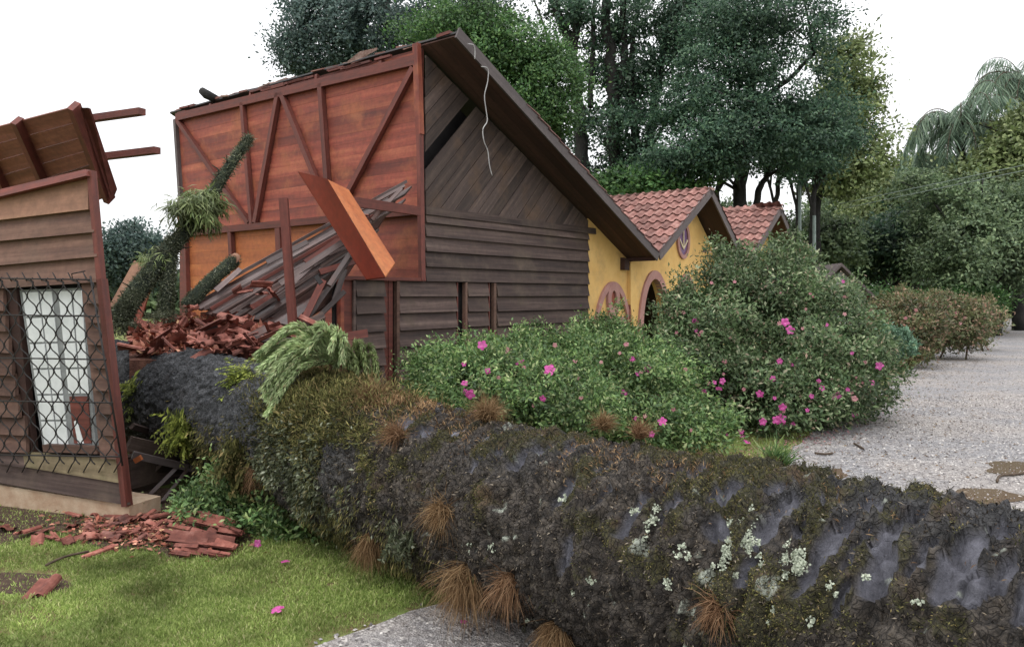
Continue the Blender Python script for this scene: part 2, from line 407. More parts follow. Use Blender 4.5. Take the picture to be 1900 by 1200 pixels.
mp, t, b = newmat('muddy_puddle_water', .08, .5); b.inputs['Base Color'].default_value = (.13, .088, .066, 1)
n = noise_n(t, worldpos(t), 6, 3); bump(t, b, n, .08, .01)
for (px, py, rx, ry) in ((1545, 879, 27, 9), (1880, 867, 52, 12), (1830, 922, 62, 17)):
    c = ground(px, py, .009); vv = []
    for k in range(40):
        a = 2 * math.pi * k / 40; q = 1 + .16 * math.sin(3 * a + px) + .1 * math.sin(5 * a + 1)
        e = ground(px + rx * q * math.cos(a), py + ry * q * math.sin(a), .009); vv.append(e)
    npmesh('puddle', vv, [list(range(40))], mp)['kind'] = 'structure'

# loose pebbles on the gravel
def pebbles(name, n, xr, yr, s0, s1):
    X = rng.uniform(*xr, n); Y = rng.uniform(*yr, n); k = X > road_left_x(Y) - .15 * rng.random(n) ** 2; X = X[k]; Y = Y[k]; n = len(X)
    s = rng.uniform(s0, s1, n)[:, None]; c = np.stack([X, Y, np.full(n, .006)], 1)
    a = rdir(n) * V(1, 1, .3); a /= np.linalg.norm(a, axis=1)[:, None]; b_ = np.cross(a, V(0, 0, 1)); b_ /= np.linalg.norm(b_, axis=1)[:, None]
    u_ = np.cross(b_, a)
    pts = [c + a * s, c + b_ * s * .75, c - a * s, c - b_ * s * .75, c + u_ * s * .55 * np.sign(u_[:, 2:3])]
    VV = np.stack(pts, 1).reshape(-1, 3); i = np.arange(n)[:, None] * 5
    FF = np.concatenate([i + V(0, 1, 4), i + V(1, 2, 4), i + V(2, 3, 4), i + V(3, 0, 4)]).astype(int)
    r = np.repeat(rng.random(n), 5)
    o = npmesh(name, VV, FF, M_peb, attrs={'rnd': r, 'clu': np.full(len(r), .5)})
    o['kind'] = 'stuff'; o['label'] = 'loose pale pebbles scattered over the grey gravel road'; o['category'] = 'pebbles'
M_peb, t, b = newmat('pebble_stone', .8, .3)
a = node(t, 'ShaderNodeAttribute', attribute_name='rnd')
t.links.new(ramp(t, a.outputs['Fac'], [(0, (.11, .10, .10)), (.5, (.24, .225, .22)), (.85, (.40, .375, .35)), (1, (.62, .59, .55))]), b.inputs['Base Color'])
pebbles('gravel_pebbles', 45000, (-1.7, 9.5), (3.0, 13), .006, .017)

n = 2600; Y = rng.uniform(5, 22, n); X = road_left_x(Y) + np.abs(rng.normal(0, 1.3, n)); 
L_litter = leafmat('leaf_litter', [(0, (.05, .03, .02)), (.5, (.14, .085, .05)), (1, (.26, .19, .1))], .1, .9, .1)
o = leaves('leaf_litter', np.stack([X, Y, np.full(n, .014)], 1), np.tile(V(0, 0, 1), (n, 1)), .035, L_litter, None, .5, 0, None, T=rdir(n) * V(1, 1, .2)); tag(o, 'small brown dead leaves scattered along the edge of the gravel road', 'leaf litter', kind='stuff')
# ------------------------------------------------------------------ lawn blades
def lawn(name, n, xr, yr, hmin, hmax, cond, label):
    X = rng.uniform(*xr, n); Y = rng.uniform(*yr, n)
    k = cond(X, Y); X = X[k]; Y = Y[k]; n = len(X)
    P = np.stack([X, Y, np.zeros(n)], 1)
    T = rdir(n) * .75 + V(0, 0, 1); N = rdir(n)
    cl = np.clip(.5 + .5 * fbm(np.stack([X * 2.5, Y * 2.5, X * 0], 1), 3), 0, 1)
    o = leaves(name, P, N, rng.uniform(hmin, hmax, n), L_grass, None, .2, 0, cl, T=T)
    tag(o, label, 'grass', kind='stuff')
def dirt(X, Y): return fbm(np.stack([X * 1.3 + 4, Y * 1.3, X * 0 + 1], 1), 3)
SOILX = [-300, 0, 120, 240, 330, 420, 470]; SOILY = [1010, 1012, 1000, 1018, 1040, 1030, 1000]
def soil_edge(px): return np.interp(px, SOILX, SOILY) + 13 * fbm(np.stack([px / 45, px * 0, px * 0 + 2], -1).reshape(-1, 3), 3).reshape(np.shape(px))
sx_ = np.linspace(-300, 470, 60); se_ = soil_edge(sx_); m_soil, t, b = newmat('damp_brown_soil', .9, .25); p = worldpos(t); n2_ = noise_n(t, p, 22, 7, .75)
t.links.new(ramp(t, n2_, [(.3, (.045, .028, .02)), (.55, (.11, .072, .05)), (.75, (.2, .13, .09))]), b.inputs['Base Color']); bump(t, b, n2_, 1, .04)
sv = []; sf = []
for i, (x, y) in enumerate(zip(sx_, se_)):
    sv += [ground(x, y, .003), ground(x, 905, .003)]
    if i: sf.append([2 * i - 2, 2 * i, 2 * i + 1, 2 * i - 1])
npmesh('bare_soil', sv, sf, m_soil)['kind'] = 'structure'
ea = np.linspace(0, 2 * math.pi, 40)[:-1]; npmesh('bare_soil_patch', [ground(45 + 88 * math.cos(a) * (1 + .15 * math.sin(3 * a)), 1082 + 24 * math.sin(a) * (1 + .2 * math.sin(2 * a + 1)), .003) for a in ea], [list(range(39))], m_soil)['kind'] = 'structure'
def c1(X, Y):
    ppx = 950 + F * X / Y; ppy = HY + F * CZ / Y
    dens = np.where(ppy < soil_edge(ppx) - 2, .09, 1.0); dens = np.where(ppy < soil_edge(ppx) + 10, np.minimum(dens, .55), dens)
    dens = np.where(((ppx - 45) / 88) ** 2 + ((ppy - 1082) / 24) ** 2 < 1 + .3 * fbm(np.stack([X * 6, Y * 6, X * 0], 1), 2), .12, dens)
    dens = dens * ((ppx < 470) | (ppy > 0)) 
    soilok = rng.random(len(X)) < dens
    r = road_left_x(Y); edge = r - X
    front = -2.95 - (6.1 - Y) * 0 
    bare = ((dirt(X, Y) < -.25) & (X < -2.1) & (rng.random(len(X)) < .45)) | ~soilok | (fbm(np.stack([X * 4, Y * 4, X * 0 + 9], 1), 2) < -1.1)
    return (edge > rng.random(len(X)) * .25) & ~bare
lawn('lawn_grass', 330000, (-4.6, .3), (3.3, 6.4), .012, .030, c1, 'short bright green lawn grass in front of the wrecked wall and fallen trunk')
def c2(X, Y): return (road_left_x(Y) - X > 0) & (road_left_x(Y) - X < 2.6)
lawn('verge_grass', 50000, (.5, 9), (5.5, 13), .02, .05, c2, 'thin yellowish grass strip between the azaleas and the gravel road')

# ------------------------------------------------------------------ main house frames of reference
P0 = V(-1.15, 10, 0); g = V(.616, .788, 0); u = V(-.788, .616, 0); nn_ = V(.788, -.616, 0); Z = V(0, 0, 1)
def G(t, z, k=0.): return P0 + g * t + nn_ * k + Z * z          # gable plane
def R(s, z, k=0.): return P0 + u * s - g * k + Z * z            # ridge partition plane
def onG(px, py, k=0.): return onplane(px, py, P0 + nn_ * k, nn_)
def onR(px, py, k=0.): return onplane(px, py, P0 - g * k, g)
def tG(px): p = onG(px, HY); return float(np.dot(p - P0, g))

house = empty('wooden_house', P0, 'dark timber gabled house torn open on its left side, tall red inner wall exposed', 'house')

def clap(name, t0, t1, z0, z1, mat, parent, k0=.06, k1=.012, jit=.008):
    j = lambda: random.uniform(-jit, jit)
    return prism(name, [G(t0, z0 + j(), k0), G(t1, z0 + j(), k0), G(t1, z1, k1), G(t0, z1, k1)], nn_ * -.026, mat, parent)

# near-black backing behind the gable boards, paints their gaps as interior shade
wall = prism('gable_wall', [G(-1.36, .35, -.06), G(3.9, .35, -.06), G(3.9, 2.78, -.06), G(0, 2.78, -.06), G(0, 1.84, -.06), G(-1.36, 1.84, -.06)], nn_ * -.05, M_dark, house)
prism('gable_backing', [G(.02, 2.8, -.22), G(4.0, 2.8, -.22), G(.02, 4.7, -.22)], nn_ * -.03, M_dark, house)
zs = [2.76, 2.60, 2.42, 2.23, 2.04, 1.855]
for a, b in zip(zs[:-1], zs[1:]): clap('siding_board', .03, 3.9, b, a + .02, M_siding, house)
zl = [1.85, 1.65, 1.44, 1.23, 1.02, .82, .61, .42]
secs = [(tG(657), tG(711), 8), (tG(737), tG(844), 8), (tG(864), tG(903), 8), (tG(919), 3.9, 6)]
for (a, b, m) in secs:
    for z1, z0 in zip(zl[:m - 1], zl[1:m]):
        clap('siding_board', a, b, z0 + .006, z1 + .012, M_siding, house, .06, .012)
# posts and jambs in the low wall
for (px, wd, top, bot, mt, kk) in ((641, .2, 1.84, .35, M_frame, .02), (630, .05, 1.86, .35, M_red, .05), (653, .035, 1.84, .35, M_siding, .05), (716, .07, 1.84, .35, M_frame, .0),
                        (724, .07, 1.84, .35, M_frame, .01), (733.5, .045, 1.84, .35, M_frag, .055), (846, .02, 1.84, .35, M_frame, .03), (860, .04, 1.84, .35, M_frag, .055), (905, .02, 1.84, .35, M_frame, .03), (914, .05, 1.84, .35, M_frag, .05)):
    t_ = tG(px); prism('post', [G(t_ - wd / 2, bot, kk), G(t_ + wd / 2, bot, kk), G(t_ + wd / 2, top, kk), G(t_ - wd / 2, top, kk)], nn_ * -.06, mt, house)
prism('top_rail', [G(-1.37, 1.845, .07), G(.0, 1.845, .07), G(.0, 1.885, .07), G(-1.37, 1.885, .07)], nn_ * -.13, M_frame, house)
prism('trim_board', [G(.02, 2.70, .06), G(4.1, 2.70, .06), G(4.1, 2.80, .055), G(.02, 2.80, .055)], nn_ * -.05, M_siding, house)
prism('house_foundation', [G(-1.3, -.1, 0), G(3.9, -.1, 0), G(3.9, .42, 0), G(-1.3, .42, 0)], nn_ * -.2, M_conc, house)

# diagonal gable boards: clip 45 degree strips to the triangle
def clip(poly, a, b, c):   # keep a*x+b*y<=c
    o = []
    for i in range(len(poly)):
        p, q = poly[i], poly[(i + 1) % len(poly)]; dp = a * p[0] + b * p[1] - c; dq = a * q[0] + b * q[1] - c
        if dp <= 0: o.append(p)
        if dp * dq < 0: s_ = dp / (dp - dq); o.append((p[0] + (q[0] - p[0]) * s_, p[1] + (q[1] - p[1]) * s_))
    return o
tri = [(.04, 2.80), (4.15, 2.80), (.04, 4.74)]
rt = math.sqrt(.5); wb = .175
cmin, cmax = -4.15 * rt + 2.8 * rt, 4.74 * rt
k = 0; c0 = cmin - .02
gap_c = None
while c0 < cmax:
    wdt = wb * random.uniform(.85, 1.15)
    poly = clip(clip(tri, rt, -rt, -c0 - .004), -rt, rt, c0 + wdt - .004)
    # (z - t)*rt between c0 and c0+wdt
    cm = c0 + wdt / 2
    if len(poly) >= 3:
        if 2.28 < cm < 2.50: gap_c = cm
        else:
            kk = random.uniform(0, .012)
            pts = [G(p[0], p[1], .02 + kk) for p in poly]
            # order so that the first edge runs along the board
            best = max(range(len(poly)), key=lambda i: (poly[(i + 1) % len(poly)][0] - poly[i][0]) + (poly[(i + 1) % len(poly)][1] - poly[i][1]) if abs((poly[(i + 1) % len(poly)][0] - poly[i][0]) - (poly[(i + 1) % len(poly)][1] - poly[i][1])) < .02 else -9)
            pts = pts[best:] + pts[:best]
            mt = M_gable
            prism('gable_board', pts, nn_ * -.018, mt, house)
    c0 += wdt

# red inner partition under the ridge
prism('gap_backing', [R(.02, .5, -.03), R(5.95, .5, -.03), R(5.95, 4.84, -.03), R(.02, 4.84, -.03)], g * .02, M_frame, house)  # added backing, stops daylight showing through the board gaps
def rboard(px0, px1, z0, z1, mat, parent=house, k=0):
    s0 = float(np.dot(onR(px0, HY) - P0, u)); s1 = float(np.dot(onR(px1, HY) - P0, u))
    return prism('wall_board', [R(s0, z0, k), R(s1, z0, k), R(s1, z1, k), R(s0, z1, k)], g * .02, mat, parent)
z = 2.80
while z < 4.78:
    h = random.uniform(.13, .19); z1 = min(z + h, 4.84)
    rboard(330, 779, z + .0008, z1 - .0008, M_red, k=random.uniform(0, .004)); z = z1
z = .6
while z < 2.68:
    z1 = min(z + .2, 2.70)
    rboard(345, 600, z + .0008, z1 - .0008, M_orange, k=random.uniform(0, .004)); rboard(600.5, 779, z + .0008, z1 - .0008, M_red, k=random.uniform(0, .004)); z = z1
def rstud(name, a, b, wpx, mat=M_frame, k=.05, th=.07):
    A = onR(*a, k=k); B = onR(*b, k=k); return beam(name, A, B, wpx, th, mat, house, up=g)
rstud('stud', (450, 190), (468, 415), .075); rstud('stud', (595, 156), (612, 402), .085); rstud('stud', (677, 140), (677, 100), .05) if False else None
rstud('brace', (330, 224), (462, 414), .075); rstud('brace', (517, 172), (474, 413), .085); rstud('brace', (522, 172), (592, 345), .08)
rstud('brace', (768, 126), (640, 370), .08)
rstud('corner_post', (326, 222), (340, 435), .07, M_barge, .03); rstud('corner_post', (345, 430), (350, 600), .10, M_frame, .03, .1)
rstud('ridge_beam', (328, 218), (772, 112), .13, M_frame, .055, .06)
rstud('middle_beam', (345, 433), (779, 391), .10, M_frame, .05, .08)
rstud('stud', (428, 430), (432, 500), .09); rstud('stud', (517, 415), (520, 480), .12)
rstud('stud', (773, 82), (779, 250), .09, M_red, .05); rstud('stud', (779, 250), (783, 520), .06, M_frame, .05)
for px in (395, 470, 540, 592, 712):   # rafter stubs above the ridge beam
    A = onR(px, HY); s_ = float(np.dot(A - P0, u)); beam('rafter_stub', R(s_, 4.72, .05), R(s_, 4.84, .03), .05, .05, M_frame, house, up=g)

# main roof, right slope
RS = .484; LT = math.sqrt(1 + RS * RS)
def roofpt(t, k, off=0., ridge=4.93, t0=0., sl=RS, sgn=1):
    """point on a roof slope: t measured along g, k forward of the wall"""
    z = ridge - sl * abs(t - t0); nv = nrm(V(0, 0, 1) * 1 + g * (sl * (1 if t >= t0 else -1)))
    return P0 + g * t + nn_ * k + Z * z + nv * off
roof = prism('roof_deck', [roofpt(0, .60, -.05), roofpt(5.2, .60, -.05), roofpt(5.2, -6.2, -.05), roofpt(0, -6.2, -.05)], nrm(V(0, 0, 1) + g * RS) * .03, M_dark, house)
for i in range(4):
    k0 = .595 - i * .155
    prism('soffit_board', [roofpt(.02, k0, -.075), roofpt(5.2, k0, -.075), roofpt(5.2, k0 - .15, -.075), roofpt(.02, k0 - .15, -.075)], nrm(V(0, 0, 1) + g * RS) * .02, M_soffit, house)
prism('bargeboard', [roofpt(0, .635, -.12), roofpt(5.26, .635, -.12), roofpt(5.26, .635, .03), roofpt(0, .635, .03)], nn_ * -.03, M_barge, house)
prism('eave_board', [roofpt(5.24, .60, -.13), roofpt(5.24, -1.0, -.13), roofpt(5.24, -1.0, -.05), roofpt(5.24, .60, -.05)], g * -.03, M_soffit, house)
prism('eave_bracket', [G(4.95, 2.12, .12), G(5.12, 2.12, .12), G(5.12, 2.3, .12), G(4.95, 2.34, .12)], nn_ * -.14, M_soffit, house)

# roof tiles -----------------------------------------------------------------
def tile_mesh(name, mat, wd=.2, ln=.33):
    prof = [(0, .012), (.2, .002), (.42, .004), (.56, .035), (.75, .05), (.93, .034), (1.02, .012)]
    m = MB(); vs_ = []
    for (yy, lift) in ((0, .03), (ln, 0)):
        for (x, h) in prof: vs_.append((x * wd - wd / 2, -yy, h * wd / .2 + .034 * (1 - yy / ln) * wd / .2))
        for (x, h) in prof: vs_.append((x * wd - wd / 2, -yy, h * wd / .2 - .013 + .034 * (1 - yy / ln) * wd / .2))
    n = len(prof); f = []
    for i in range(n - 1):
        f.append([i, i + 1, 2 * n + i + 1, 2 * n + i]); f.append([i, n + i, n + i + 1, i + 1]); 
        f.append([n + i, 3 * n + i, 3 * n + i + 1, n + i + 1])
    m.add(vs_, f); me = bpy.data.meshes.new(name); me.from_pydata(m.v, [], m.f); me.materials.append(mat)
    return me
ME_tile = tile_mesh('roof_tile', M_tile); ME_shard = tile_mesh('clay_tile', M_shard, .2, .36)
from mathutils import Matrix
def place(me, name, pos, X, Y, parent=None):
    """local x->X, local y->Y (uphill is -Y local: pass downhill vector as +? )"""
    X = nrm(X); Y = nrm(Y); Zv = np.cross(X, Y); o = bpy.data.objects.new(name, me); COL.objects.link(o)
    if parent is not None: o.parent = parent
    M = Matrix(((X[0], Y[0], Zv[0], 0), (X[1], Y[1], Zv[1], 0), (X[2], Y[2], Zv[2], 0), (0, 0, 0, 1)))
    p = np.asarray(pos) - (origin(parent) if parent is not None else 0)
    o.matrix_local = Matrix.Translation(Vector(p)) @ M; return o
def tiled(parent, ridge, t0, sl, tend, sgn, k0, k1, tstart=.0, name='roof_tile'):
    """tiles on one slope, from ridge line t0 out to tend; columns from k0 back to k1"""
    L1 = math.sqrt(1 + sl * sl); nv = nrm(V(0, 0, 1) + g * sl * sgn); down = nrm(g * sgn - Z * sl)
    run = abs(tend - t0) * L1; d = run
    while d > tstart * L1 + .1:
        k = k0
        while k > k1:
            c = P0 + g * t0 + nn_ * (k - .1) + Z * ridge + down * d + nv * (.004 + random.uniform(0, .004))
            X = -nn_ if sgn > 0 else nn_
            # local -y is uphill, so +y = downhill
            dv = down + nn_ * random.uniform(-.02, .02)
            place(ME_tile, name, c, np.cross(dv, nv), dv, parent)
            k -= .197
        d -= .285
tiled(house, 4.93, 0, RS, 5.26, 1, .64, -.1, 1.35)
# remnant tile crumbs along the broken ridge
s_ = -.5
while s_ < 6.0:
    L = random.uniform(.14, .30)
    if random.random() < .85:
        zt = 4.885 + random.uniform(-.01, .02); p = R(s_, zt, random.uniform(-.02, .05)); wv = random.uniform(.1, .2); tk = random.uniform(.015, .04)
        q0 = [p, p + u * L + Z * random.uniform(-.02, .02), p + u * L * random.uniform(.8, 1.1) + g * wv, p + u * random.uniform(-.03, .03) + g * wv * .9]
        prism('broken_ridge_tile', q0, Z * tk, random.choice([M_ridge, M_tile, M_tile, M_frame]), house)
    s_ += L * .8
for k in range(14):
    s0 = random.uniform(0, 5.6); p = R(s0, 4.82 + random.uniform(-.02, .03), .06); beam('ridge_batten', p, p + u * random.uniform(.2, .6), .04, .03, M_frame, house)
# bent flashing strip on ridge, and chunk of trunk end
o = prism('ridge_flashing', [onR(645, 118, .1), onR(668, 100, .1), onR(700, 93, .1), onR(672, 108, .1)], V(0, 0, .03), M_ridge, house)
lt = MB().tube([onR(400, 184, .0), onR(384, 176, .08), onR(374, 168, .12)], [.07, .08, .06], 8)
tag(lt.build('broken_limb', M_bark, None, True, loc=onR(400, 184)), 'short dark broken limb lying on the ridge above the left end of the red wall', 'branch')

# ------------------------------------------------------------------ yellow annexes
annex = empty('yellow_annex', G(6.5, 0), 'yellow plastered annex with arched openings and a tiled gable beside the timber house', 'house')
def arch_hole_wall(name, t0, t1, ztop_fn, k, th, mat, parent, holes):
    """plaster wall as vertical strips so that arched openings are real holes; holes=(tc, halfw, zspring, rise)"""
    m = MB(); N = 110
    def top(t): return ztop_fn(t)
    ts = np.linspace(t0, t1, N + 1)
    for a, b in zip(ts[:-1], ts[1:]):
        tm = (a + b) / 2; zb = 0.0; za = None
        segs = []
        for (tc, hw, z0, rise) in holes:
            if abs(tm - tc) < hw:
                fa = lambda x: z0 + rise * math.sqrt(max(0, 1 - ((x - tc) / hw) ** 2))
                segs.append((fa(a) if abs(a - tc) < hw else z0, fa(b) if abs(b - tc) < hw else z0))
        if segs: ba, bb = segs[0]
        else: ba = bb = 0.
        m.prism([G(a, ba, k), G(b, bb, k), G(b, top(b), k), G(a, top(a), k)], nn_ * -th)
    return m.build(name, mat, parent)
# wall under the main roof's right end
arch_hole_wall('plaster_wall', 3.9, 5.2, lambda t: 4.84 - RS * t, .03, .15, M_yellow, annex, [])
A2, Z2, S2 = 7.51, 3.80, .62
def top2(t): return Z2 - .1 - (S2 * (A2 - t) if t < A2 else .80 * (t - A2))
arch_hole_wall('plaster_wall', 5.2, 9.3, top2, .10, .15, M_yellow, annex, [(6.08, .47, 1.0, .98), (7.42, .42, 1.0, .95)])
def ring(name, tc, zc, r0, r1, h0, h1, k, th, mat, parent, a0=0, a1=math.pi, n=26, foot=None):
    m = MB()
    for i in range(n):
        a, b = a0 + (a1 - a0) * i / n, a0 + (a1 - a0) * (i + 1) / n
        m.prism([G(tc + r0 * math.cos(a), zc + h0 * math.sin(a), k), G(tc + r0 * math.cos(b), zc + h0 * math.sin(b), k),
                 G(tc + r1 * math.cos(b), zc + h1 * math.sin(b), k), G(tc + r1 * math.cos(a), zc + h1 * math.sin(a), k)], nn_ * -th)
    if foot is not None:
        for sg in (-1, 1):
            m.prism([G(tc + sg * r0, foot, k), G(tc + sg * r1, foot, k), G(tc + sg * r1, zc, k), G(tc + sg * r0, zc, k)], nn_ * -th)
    return m.build(name, mat, parent)
ring('door_arch', 6.08, 1.0, .47, .63, .98, 1.14, .14, .12, M_pink, annex, foot=0)
ring('window_arch', 7.42, 1.0, .42, .56, .95, 1.10, .14, .12, M_pink, annex, foot=0)
door = prism('door', [G(5.62, 0, -.6), G(6.25, 0, -.6), G(6.25, 2.0, -.6), G(5.62, 2.0, -.6)], nn_ * -.04, M_doorgrey, annex)
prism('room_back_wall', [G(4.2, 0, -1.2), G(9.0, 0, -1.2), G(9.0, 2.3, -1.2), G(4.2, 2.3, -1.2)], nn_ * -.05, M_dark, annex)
prism('shutter', [G(7.0, 0, -.06), G(7.84, 0, -.06), G(7.84, 2.0, -.06), G(7.0, 2.0, -.06)], nn_ * -.04, M_purple, annex)
# left blind window: outer ring, inner eye and two lobes in relief
bw = ring('blind_window', 4.66, .75, .56, .65, 1.04, 1.16, .075, .06, M_pink, annex)
ring('eye_ring', 4.66, 1.60, .09, .20, .15, .30, .08, .06, M_pink, bw, 0, 2 * math.pi)
prism('eye_recess', [G(4.66 + .09 * math.cos(a), 1.6 + .15 * math.sin(a), .045) for a in np.linspace(0, 2 * math.pi, 16)[:-1]], nn_ * -.02, M_red, bw)
prism('tracery', [G(4.5, .8, .06), G(4.82, .8, .06), G(4.8, 1.42, .06), G(4.52, 1.42, .06)], nn_ * -.05, M_pink, bw)
for tc in (4.42, 4.92):
    ring('lobe', tc, .9, .14, .24, .28, .40, .085, .06, M_pink, bw, foot=.3)
    prism('lobe_recess', [G(tc - .14, .3, .04), G(tc + .14, .3, .04), G(tc + .14, .9, .04), G(tc + .07, 1.14, .04), G(tc - .07, 1.14, .04), G(tc - .14, .9, .04)], nn_ * -.008, M_red, bw)
prism('brick_edge', [G(5.12, .2, .10), G(5.27, .2, .10), G(5.27, 1.2, .10), G(5.2, 1.5, .10)], nn_ * -.05, M_shard, annex)
# little oval window in the gable
ow = ring('oval_window', A2 - .22, 2.78, .20, .28, .30, .38, .14, .05, M_pink, annex, 0, 2 * math.pi)
prism('pane', [G(A2 - .22 + .2 * math.cos(a), 2.78 + .3 * math.sin(a), .115) for a in np.linspace(0, 2 * math.pi, 20)[:-1]], nn_ * -.01, M_purple, ow)
for a in (math.pi / 2, math.pi / 2 + 1.1, math.pi / 2 - 1.1):
    beam('glazing_ray', G(A2 - .22, 2.6, .125), G(A2 - .22 + .2 * math.cos(a), 2.6 + .42 * math.sin(a), .125), .03, .02, M_cream, ow, up=nn_)
def small_roof(parent, ridge, ta, tl, sl, tr, sr, kback, kcol):
    for (te, s_, sg) in ((tl, sl, -1), (tr, sr, 1)):
        nv = nrm(V(0, 0, 1) + g * s_ * sg)
        def rp(t, k, off): return P0 + g * t + nn_ * k + Z * (ridge - s_ * abs(t - ta)) + nv * off
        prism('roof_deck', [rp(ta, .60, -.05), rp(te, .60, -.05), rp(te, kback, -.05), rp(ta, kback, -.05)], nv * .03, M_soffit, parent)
        prism('bargeboard', [rp(ta, .632, -.13), rp(te, .632, -.13), rp(te, .632, .03), rp(ta, .632, .03)], nn_ * -.03, M_barge, parent)
    tiled(parent, ridge, ta, sl, tl + .03, -1, .64, kcol)
    tiled(parent, ridge, ta, sr, tr, 1, .64, .1)
    k = .62
    while k > kcol:
        place(ME_ridge, 'ridge_tile', P0 + g * ta + nn_ * (k - .13) + Z * (ridge + .02), g, nn_, parent); k -= .27
mr = MB(); vs_ = []; 
for yy in (-.16, .16):
    for i in range(7):
        a = math.pi * i / 6; vs_.append((.11 * math.cos(a), yy, .055 * math.sin(a) + (.012 if yy > 0 else 0)))
mr.add(vs_, [[i, i + 1, 8 + i, 7 + i] for i in range(6)] + [list(range(7)), list(range(13, 6, -1))])
ME_ridge = bpy.data.meshes.new('ridge_tile'); ME_ridge.from_pydata(mr.v, [], mr.f); ME_ridge.materials.append(M_ridge)
small_roof(annex, Z2, A2, 5.26, S2, 9.38, .78, -5.5, -2.7)
far_annex = empty('far_annex', G(11.5, 0), 'smaller red tiled gable at the far end, mostly hidden behind the tall azalea', 'house')
small_roof(far_annex, 3.77, 11.5, 9.44, .66, 13.2, .76, -5.5, -2.1)
prism('plaster_wall', [G(9.35, 0, .08), G(13.0, 0, .08), G(13.0, 2.45, .08), G(11.5, 3.6, .08), G(9.35, 2.25, .08)], nn_ * -.15, M_yellow, far_annex)
# pale shed seen through the shrub
shed = empty('garden_shed', W(1590, 700, 21), 'small pale grey shed with dark sloping roof edge behind the tall azalea', 'shed')
sp = lambda px, py, d=21: W(px, py, d)
prism('wall', [V(*(sp(1500, 560)[:2]), 0), V(*(sp(1632, 560)[:2]), 0), sp(1632, 562), sp(1566, 497), sp(1500, 560)], V(0, .15, 0), M_shed, shed)
prism('roof_slope', [sp(1562, 488, 20.7), sp(1642, 566, 20.7), sp(1642, 572, 20.7), sp(1562, 494, 20.7)], V(0, 3, 0), M_barge, shed)
prism('roof_slope', [sp(1562, 488, 20.7), sp(1484, 566, 20.7), sp(1484, 572, 20.7), sp(1562, 494, 20.7)], V(0, 3, 0), M_barge, shed)
prism('post', [V(*(sp(1606, 560)[:2]), 0) - V(0, .1, 0), V(*(sp(1612, 560)[:2]), 0) - V(0, .1, 0), sp(1612, 545) - V(0, .1, 0), sp(1606, 540) - V(0, .1, 0)], V(0, .06, 0), M_frame, shed)

# hanging wires
wz = bez([G(1.05, 4.62, .68), G(1.0, 4.45, .70), G(.98, 4.2, .72), G(1.0, 4.0, .7), G(.93, 3.8, .7), G(1.05, 3.55, .7), G(1.12, 3.3, .7)], 6)
pz = [onplane(x, y, P0 + nn_ * .69, nn_) for x, y in ((893, 124), (905, 128), (905, 150), (899, 178), (902, 205), (904, 225), (896, 240), (898, 262), (905, 280), (908, 305), (913, 326))]
tag(tube('hanging_wire', bez(pz, 4), .007, M_wire, None, 5, loc=pz[0]), 'long pale wire dangling from the roof edge in front of the diagonal boards', 'wire')
pz = [onplane(x, y, P0 + nn_ * .69, nn_) for x, y in ((868, 82), (878, 84), (881, 92), (881, 110))]
tag(tube('hanging_wire', bez(pz, 4), .007, M_wire, None, 5, loc=pz[0]), 'short bent wire standing at the very top of the gable roof edge', 'wire')

# ------------------------------------------------------------------ left wall fragment
Cf = V(-2.84, 5.76, 0); fe = nrm(V(-.94, .34, 0)); fm = V(fe[1] * -1, fe[0], 0)
if np.dot(fm, V(0, 0, 0) - Cf) < 0: fm = -fm
frag = empty('broken_wall_corner', Cf, 'leaning brown clapboard wall corner with a grilled window, at the left edge', 'wall')
def onF(px, py, k=0.): return onplane(px, py, Cf + fm * k, fm)
def fboard(name, q, mat, k0=.06, k1=.012, th=.03, parent=frag):
    """q: px corners bottom-left, bottom-right, top-right, top-left"""
    return prism(name, [onF(*q[0], k0), onF(*q[1], k0), onF(*q[2], k1), onF(*q[3], k1)], fm * -th, mat, parent)
XL = -260
def sl(y0, y1, x): return y0 + (y1 - y0) * (x / 200)   # y at x for a row given by its y at x=0 and x=200
def xr(y): return np.interp(y, [315, 520, 690, 935], [163, 188, 210, 236])
fboard('top_rail', [(XL, sl(362, 312, XL)), (160, 326), (158, 314), (XL, sl(350, 302, XL))], M_frame, .09, .07, .1)
rows = [(408, 384, M_light), (447, 428, M_frag), (492, 474, M_frag), (535, 522, M_frag)]
prev = (360, 330)
for (a, b, mt) in rows:
    x1 = xr(b) - 3 if mt is M_frag else 163
    fboard('siding_board', [(XL, sl(a, b, XL)), (x1, sl(a, b, x1)), (x1, sl(prev[0] - 3, prev[1] - 3, x1)), (XL, sl(prev[0] - 3, prev[1] - 3, XL))], mt)
    prev = (a, b)
fboard('backing_panel', [(XL, 930), (232, 930), (160, 330), (XL, 420)], M_dark, -.14, -.14, .03)
yr = [535, 560, 592, 633, 675, 716, 757, 798, 843]
yr = [522, 563, 599, 640, 683, 725, 768, 808, 851]
for i in range(8):
    y0, y1 = yr[i], yr[i + 1]
    xa = lambda y: np.interp(y, [522, 640, 850], [150, 162, 186])
    fboard('siding_board', [(xa(y1), y1 - 1), (xr(y1) - 4, y1 + 1), (xr(y0) - 4, y0 - 3), (xa(y0), y0 - 5)], M_frag)
yl = [535, 577, 615, 655, 697, 735, 775, 808, 840]
for i in range(8):
    y0, y1 = yl[i] , yl[i + 1]
    xb = [6, 10, 16, 22, 28, 34, 46, 48][i]
    fboard('siding_board', [(XL, y1 - 14), (xb, y1), (xb, y0 - 4), (XL, y0 - 16)], M_frag)
fboard('window_recess', [(10, 845), (62, 850), (30, 536), (-20, 540)], M_soffit, .0, .0, .05)
fboard('sill_board', [(46, 866), (229, 897), (229, 853), (42, 838)], M_sill, .05, .02)
